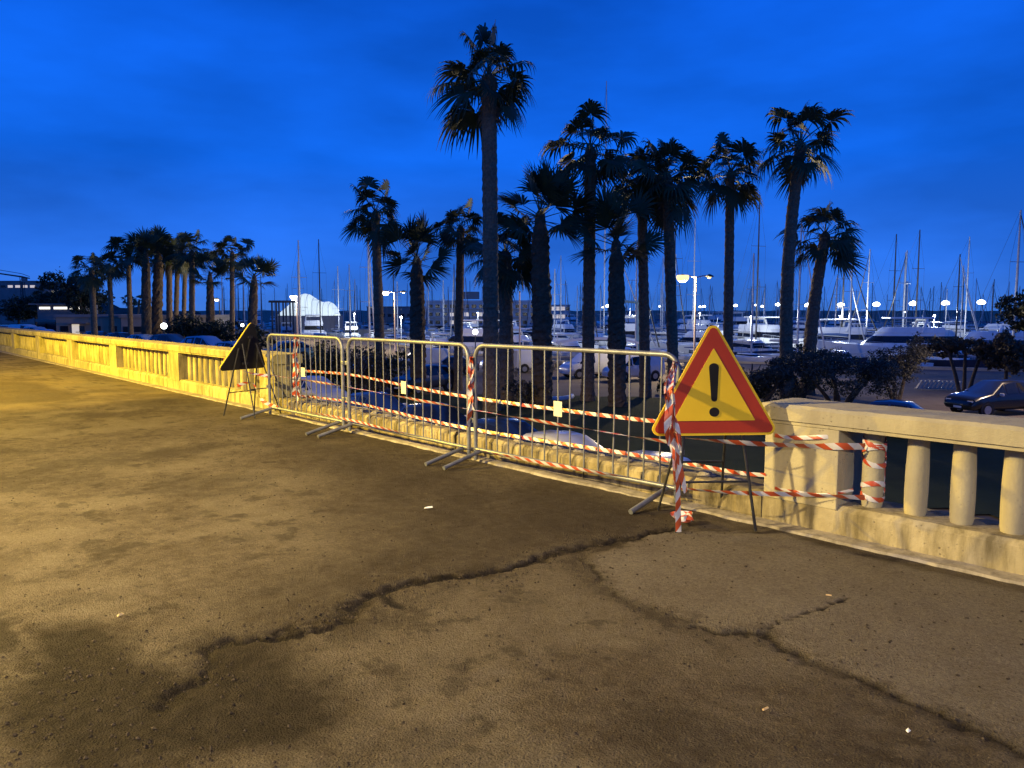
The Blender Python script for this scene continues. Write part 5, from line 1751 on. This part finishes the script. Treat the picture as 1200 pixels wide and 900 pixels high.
def band(x0, x1, w0, w1, z0, z1, rf, rr_, f0, f1, grow=0.03):
    m0 = tier(x0 - 0, x1, w0, w1, z0, z1, rf, rr_)
    N = len(m0.v) // 2
    m = MB()
    c = Vector(((x0 + x1) / 2, 0, 0))
    ring = []
    for f in (f0, f1):
        for i in range(N):
            p = Vector(m0.v[i]).lerp(Vector(m0.v[N + i]), f)
            q = Vector((p.x - c.x, p.y, 0)); q.normalize()
            p = p + q * grow
            ring.append(tuple(p))
    m.v = ring
    m.f = [(i, (i + 1) % N, N + (i + 1) % N, N + i) for i in range(N)]
    return m
def mk(m, name, mat, root, smooth=45):
    return m.build(name, M[mat], root, recalc=True, smooth=smooth)
def motor_yacht(L, label, cat='yacht', hullmat='gelcoat', fly=True, hardtop=True, top='gelcoat'):
    root = empty('motor_yacht', (0, 0, 0), 0, label, cat)
    B = L * .29; fb = L * .085; sh = L * .085
    mk(hull(L, B, fb, sh, L * .09), 'hull', hullmat, root)
    z1 = fb + .05; h1 = L * .10
    a = (-L * .30, L * .22, B * .74, B * .62, z1, z1 + h1, L * .13, 0.0)
    c = mk(tier(*a), 'cabin', 'gelcoat', root)
    mk(band(*a, .32, .78), 'window_band', 'boat_glass', c)
    zz_ = z1 + h1
    if fly:
        a2 = (-L * .30, L * .10, B * .70, B * .56, zz_ + .003, zz_ + L * .035, L * .04, 0)
        mk(tier(*a2), 'flybridge', 'gelcoat', root)
        m = MB(); m.tube([(-L * .16, B * .32, zz_), (-L * .19, B * .28, zz_ + L * .085), (-L * .19, -B * .28, zz_ + L * .085), (-L * .16, -B * .32, zz_)], L * .010, 6)
        mk(m, 'radar_arch', 'gelcoat', root)
        if hardtop:
            m = MB(); m.box2((-L * .24, -B * .30, zz_ + L * .092), (L * .04, B * .30, zz_ + L * .102)); m.build('hardtop', M[top], root, bevel=.04)
    else:
        m = MB(); m.box2((-L * .44, -B * .33, zz_ - .02), (-L * .22, B * .33, zz_ + .05)); m.build('canopy', M[top], root, bevel=.03)
    m = MB(); m.tube([(-L * .19, 0, zz_ + L * .085), (-L * .20, 0, zz_ + L * .16)], .04, 5)
    m.build('aerial', M['alu'], root)
    pts = []
    for i in range(7):
        u = .52 + .46 * i / 6
        w = B / 2 * (1 - max(0, (u - .45) / .55) ** 2.2) * .92
        pts.append((-L / 2 + L * u, w, fb + sh * max(0, u - .3) ** 1.6 + .62))
    rp = pts + [(x, -y, z) for x, y, z in pts[::-1]]
    m = MB(); m.tube(rp, .022, 4)
    for q in pts + [(x, -y, z) for x, y, z in pts[:-1]]:
        m.tube([q, (q[0], q[1], q[2] - .62)], .016, 4)
    m.build('railing', M['alu'], root)
    return root
def sail_boat(L, mast, label, hullmat='gelcoat', cover='blue_canvas', spar='alu', furl=True, cat='sailing boat'):
    root = empty('sailing_boat', (0, 0, 0), 0, label, cat)
    B = L * .29; fb = L * .085
    mk(hull(L, B, fb, L * .04, L * .10, .72), 'hull', hullmat, root)
    a = (-L * .12, L * .24, B * .52, B * .40, fb + .03, fb + L * .045, L * .10, .0)
    c = mk(tier(*a), 'cabin', 'gelcoat', root)
    mk(band(*a, .3, .75), 'window_band', 'boat_glass', c)
    mx = L * .08
    m = MB(); m.tube([(mx, 0, fb), (mx, 0, mast * .6), (mx - .05, 0, mast)], [.13, .12, .08], 6)
    ms = m.build('mast', M[spar], root)
    m = MB()
    for z in (mast * .42, mast * .68):
        m.tube([(mx, -B * .30, z), (mx, B * .30, z)], .03, 4)
    m.build('spreader', M[spar], ms)
    m = MB()
    for y in (-1, 1):
        m.tube([(mx - .1, y * B * .46, fb + .3), (mx, y * B * .30, mast * .42), (mx, y * B * .29, mast * .68), (mx, 0, mast * .98)], .014, 3)
    m.tube([(-L * .49, 0, fb + .2), (mx - .05, 0, mast)], .014, 3)
    m.build('rigging', M['dark_spar'], root)
    m = MB(); m.tube([(mx - .1, 0, fb + 1.45), (-L * .34, 0, fb + 1.55)], .07, 6); m.build('boom', M[spar], root)
    m = MB(); m.tube([(mx - .15, 0, fb + 1.66), (mx - L * .15, 0, fb + 1.74), (-L * .33, 0, fb + 1.66)], [.24, .20, .10], 6); m.build('sail_cover', M[cover], root)
    if furl:
        m = MB(); m.tube([(L * .47, 0, fb + .6), (L * .27, 0, mast * .5), (mx, 0, mast * .97)], [.10, .09, .04], 5); m.build('furled_jib', M['grey_canvas' if cover != 'blue_canvas' else 'dark_spar'], root)
    m = MB(); m.box2((-L * .30, -B * .30, fb + .9), (-L * .14, B * .30, fb + 1.0)); m.build('spray_hood', M[cover], root, bevel=.03)
    return root
protoM = [motor_yacht(14, 'x', fly=True), motor_yacht(18, 'x', fly=True, hardtop=False), motor_yacht(10, 'x', fly=False, top='blue_canvas'), motor_yacht(22, 'x', fly=True), motor_yacht(11, 'x', hullmat='navy_hull', fly=False, top='grey_canvas')]
protoS = [sail_boat(11, 14.5, 'x'), sail_boat(13, 17, 'x', cover='grey_canvas'), sail_boat(9.5, 12.5, 'x', furl=False, cover='grey_canvas'), sail_boat(12, 16, 'x', hullmat='navy_hull'), sail_boat(12, 15.5, 'x', hullmat='cream_hull', spar='dark_spar', cover='grey_canvas')]
used = set()
def place(proto, loc, rz, label, group, sc=1.0, sz=None):
    if id(proto) in used or proto.name in used:
        o = copy_tree(proto)
    else:
        o = proto
        used.add(proto.name)
    o.location = loc
    o.rotation_euler.z = rz
    o.scale = (sc, sc, sz or sc)
    o['label'] = label
    if group: o['group'] = group
    elif 'group' in o: del o['group']
    return o
KM = ['white flybridge motor yacht with hard top', 'white motor yacht with open flybridge', 'small white motor boat with blue canopy', 'large white motor yacht with hard top', 'dark-hulled motor boat with pale canopy']
KS = ['white sailing boat with blue sail cover', 'white sailing boat with pale sail cover', 'small white sailing boat without furled jib', 'navy-hulled sailing boat with blue sail cover', 'cream-hulled sailing boat with dark mast']
rr = random.Random(21)
ROWS = ((0, 'first'), (1, 'second'), (2, 'third'), (3, 'fourth'), (4, 'fifth'), (5, 'sixth'), (6, 'seventh'))
ROWY = (99, 128, 160, 192, 228, 268, 306)
def row_y(x, k_):
    base = ROWY[k_]
    return base - 0.30 * x * (1.0 if k_ < 2 else .6)
nb = 0
for k_, nm in ROWS:
    y_c = ROWY[k_]
    x = -0.30 * y_c if k_ < 2 else -0.40 * y_c
    xend = 0.72 * y_c
    while x < xend:
        y = row_y(x, k_)
        sail_p = (0.25, 0.40, 0.45, 0.5, 0.6, 0.65, 0.65)[k_]
        if y > quay_edge(x) + 9:
            if rr.random() < sail_p:
                i = rr.randrange(5)
                o = place(protoS[i], (x, y + rr.uniform(-1, 1), WZ), R(-90 + 17) + rr.uniform(-.06, .06) + (math.pi if rr.random() < .4 else 0), KS[i] + ' moored in the %s row of the marina' % nm, 'boats in the %s marina row' % nm, rr.uniform(.85, 1.05))
                step = 4.6
            else:
                i = rr.choice((0, 0, 1, 2, 2, 3, 4)) if not (k_ == 0 and x > 12) else rr.choice((2, 4, 2))
                o = place(protoM[i], (x, y + rr.uniform(-1, 1), WZ), R(-90 + 17) + rr.uniform(-.05, .05) + (math.pi if rr.random() < .45 else 0), KM[i] + ' moored in the %s row of the marina' % nm, 'boats in the %s marina row' % nm, rr.uniform(.8, 1.0))
                step = (5.6, 6.6, 4.6, 7.6, 4.8)[i]
            nb += 1
        else:
            step = 5
        x += step * rr.uniform(0.98, 1.15)
    # the pontoon the row is moored to
    m = MB()
    xa, xb = (-0.30 * y_c if k_ < 2 else -0.40 * y_c) - 4, xend + 4
    n = 12
    for q in range(n + 1):
        xx = xa + (xb - xa) * q / n
        yy = row_y(xx, k_) + 9.5
        m.v += [(xx, yy - 1.2, WZ + .5), (xx, yy + 1.2, WZ + .5), (xx, yy - 1.2, WZ - .3), (xx, yy + 1.2, WZ - .3)]
    for q in range(n):
        o = 4 * q
        m.f += [(o, o + 4, o + 5, o + 1), (o, o + 2, o + 6, o + 4), (o + 1, o + 5, o + 7, o + 3)]
    struct(m.build('pontoon', M['teak']))
def dock_lamp(px, y, d):
    p = at(px, y, d)
    root = empty('dock_lamp', (p.x, d, WZ + .4), 0, 'small white lamp on a short post among the moored boats', 'lamp', 'dock lamps among the boats')
    h = p.z - WZ - .4
    MB().lathe([(.09, 0), (.05, .2), (.04, h)], 6).build('post', M['alu'], root)
    MB().lathe([(.05, -.12), (.16, -.08), (.16, .10), (.05, .16)], 8, (0, 0, h)).build('lamp_head', M['lamp_white'], root)
    L = bpy.data.lights.new('lamp_light', 'POINT')
    L.energy = 3800; L.color = (0.86, 0.95, 1.0); L.shadow_soft_size = 0.4
    lo = bpy.data.objects.new('lamp_light', L); COL.objects.link(lo); lo.parent = root; lo.location = (0, -.6, h + .3)
for px, y, d in ((470, 372, 118), (640, 373, 112), (745, 371, 120), (880, 372, 108), (985, 371, 112), (1095, 370, 116), (560, 367, 165), (820, 367, 170), (1060, 366, 170), (415, 368, 160)):
    dock_lamp(px, y, d)
# the boats one can single out
def big(px, d, proto, rz, label, sc=1.0, sz=None):
    p = at(px, 390, d)
    return place(proto, (p.x, d, WZ), rz, label, None, sc, sz)
big(1045, 98, protoM[3], R(172), 'long white motor yacht lying broadside beneath the pier lights', .86)
big(1150, 92, protoM[1], R(176), 'white motor yacht broadside behind the umbrella tree', .95)
big(880, 96, protoM[4], R(-14), 'dark-hulled motor boat broadside behind the straight slim palm', 1.25)
big(625, 80 + 8, protoM[0], R(-80), 'white cabin boat stern-on between the tallest palm and its stout neighbour', .72)
big(716, 104, protoS[4], R(4), 'cream-hulled sailing boat broadside behind the tall palm', 1.1, .9)
big(965, 112, protoM[3], R(170), 'white motor yacht broadside behind the leaning palm foot', .8)
big(1105, 110, protoM[0], R(5), 'white flybridge yacht broadside between the long yacht and the dark pine', 1.15)
big(815, 110, protoM[1], R(174), 'white motor yacht broadside under the yellow street lamp', .85)
big(548, 104, protoM[3], R(176), 'white motor yacht broadside before the hotel', .8)
def tall_mast(px, top_y, d, hullmat, spar, label, lean=0.0, furl=False, cover='grey_canvas'):
    top = at(px, top_y, d)
    b = sail_boat(15, top.z - WZ, label, hullmat, cover, spar, furl)
    b.location = (top.x - 1.2 * math.cos(R(-70)), d, WZ)
    b.rotation_euler.z = R(-70)
    b.rotation_euler.y = lean
    return b
tall_mast(888, 230, 118, 'navy_hull', 'dark_spar', 'sailing boat with very tall dark mast right of the straight slim palm')
tall_mast(710, 97, 135, 'gelcoat', 'alu', 'large sailing yacht whose pale mast tops the tall palm crown')
tall_mast(813, 258, 130, 'gelcoat', 'alu', 'sailing boat with pale mast above the yellow street lamp', cover='blue_canvas')
tall_mast(1074, 270, 124, 'gelcoat', 'dark_spar', 'sailing boat with the tallest mast of the pair beneath the pier lights')
tall_mast(1047, 275, 132, 'gelcoat', 'dark_spar', 'sailing boat with a tall mast just left of the tallest of the pair')
tall_mast(1058, 296, 140, 'cream_hull', 'alu', 'sailing boat with a shorter mast between the tall pair')
tall_mast(1132, 278, 128, 'gelcoat', 'alu', 'sailing boat with a lone tall mast near the dark pine')
tall_mast(375, 281, 150, 'gelcoat', 'dark_spar', 'sailing boat with a tall dark mast before the marquee end')
tall_mast(790, 250, 112, 'gelcoat', 'dark_spar', 'sailing boat with a dark mast hidden behind the dense round palm')
tall_mast(995, 306, 106, 'gelcoat', 'alu', 'sailing boat with a slanting dark furled jib beside the leaning palm', 0, True, 'blue_canvas')
tall_mast(745, 285, 100, 'gelcoat', 'alu', 'sailing boat with a slanting furled jib behind the third barrier end', 0, True, 'blue_canvas')
tall_mast(657, 300, 140, 'gelcoat', 'alu', 'sailing boat with mast between the stout palm and the tall one')
tall_mast(397, 312, 170, 'gelcoat', 'alu', 'sailing boat with a slim mast right of the marquee')
tall_mast(462, 318, 140, 'cream_hull', 'dark_spar', 'cream sailing boat with mast beside the two-armed lamp')
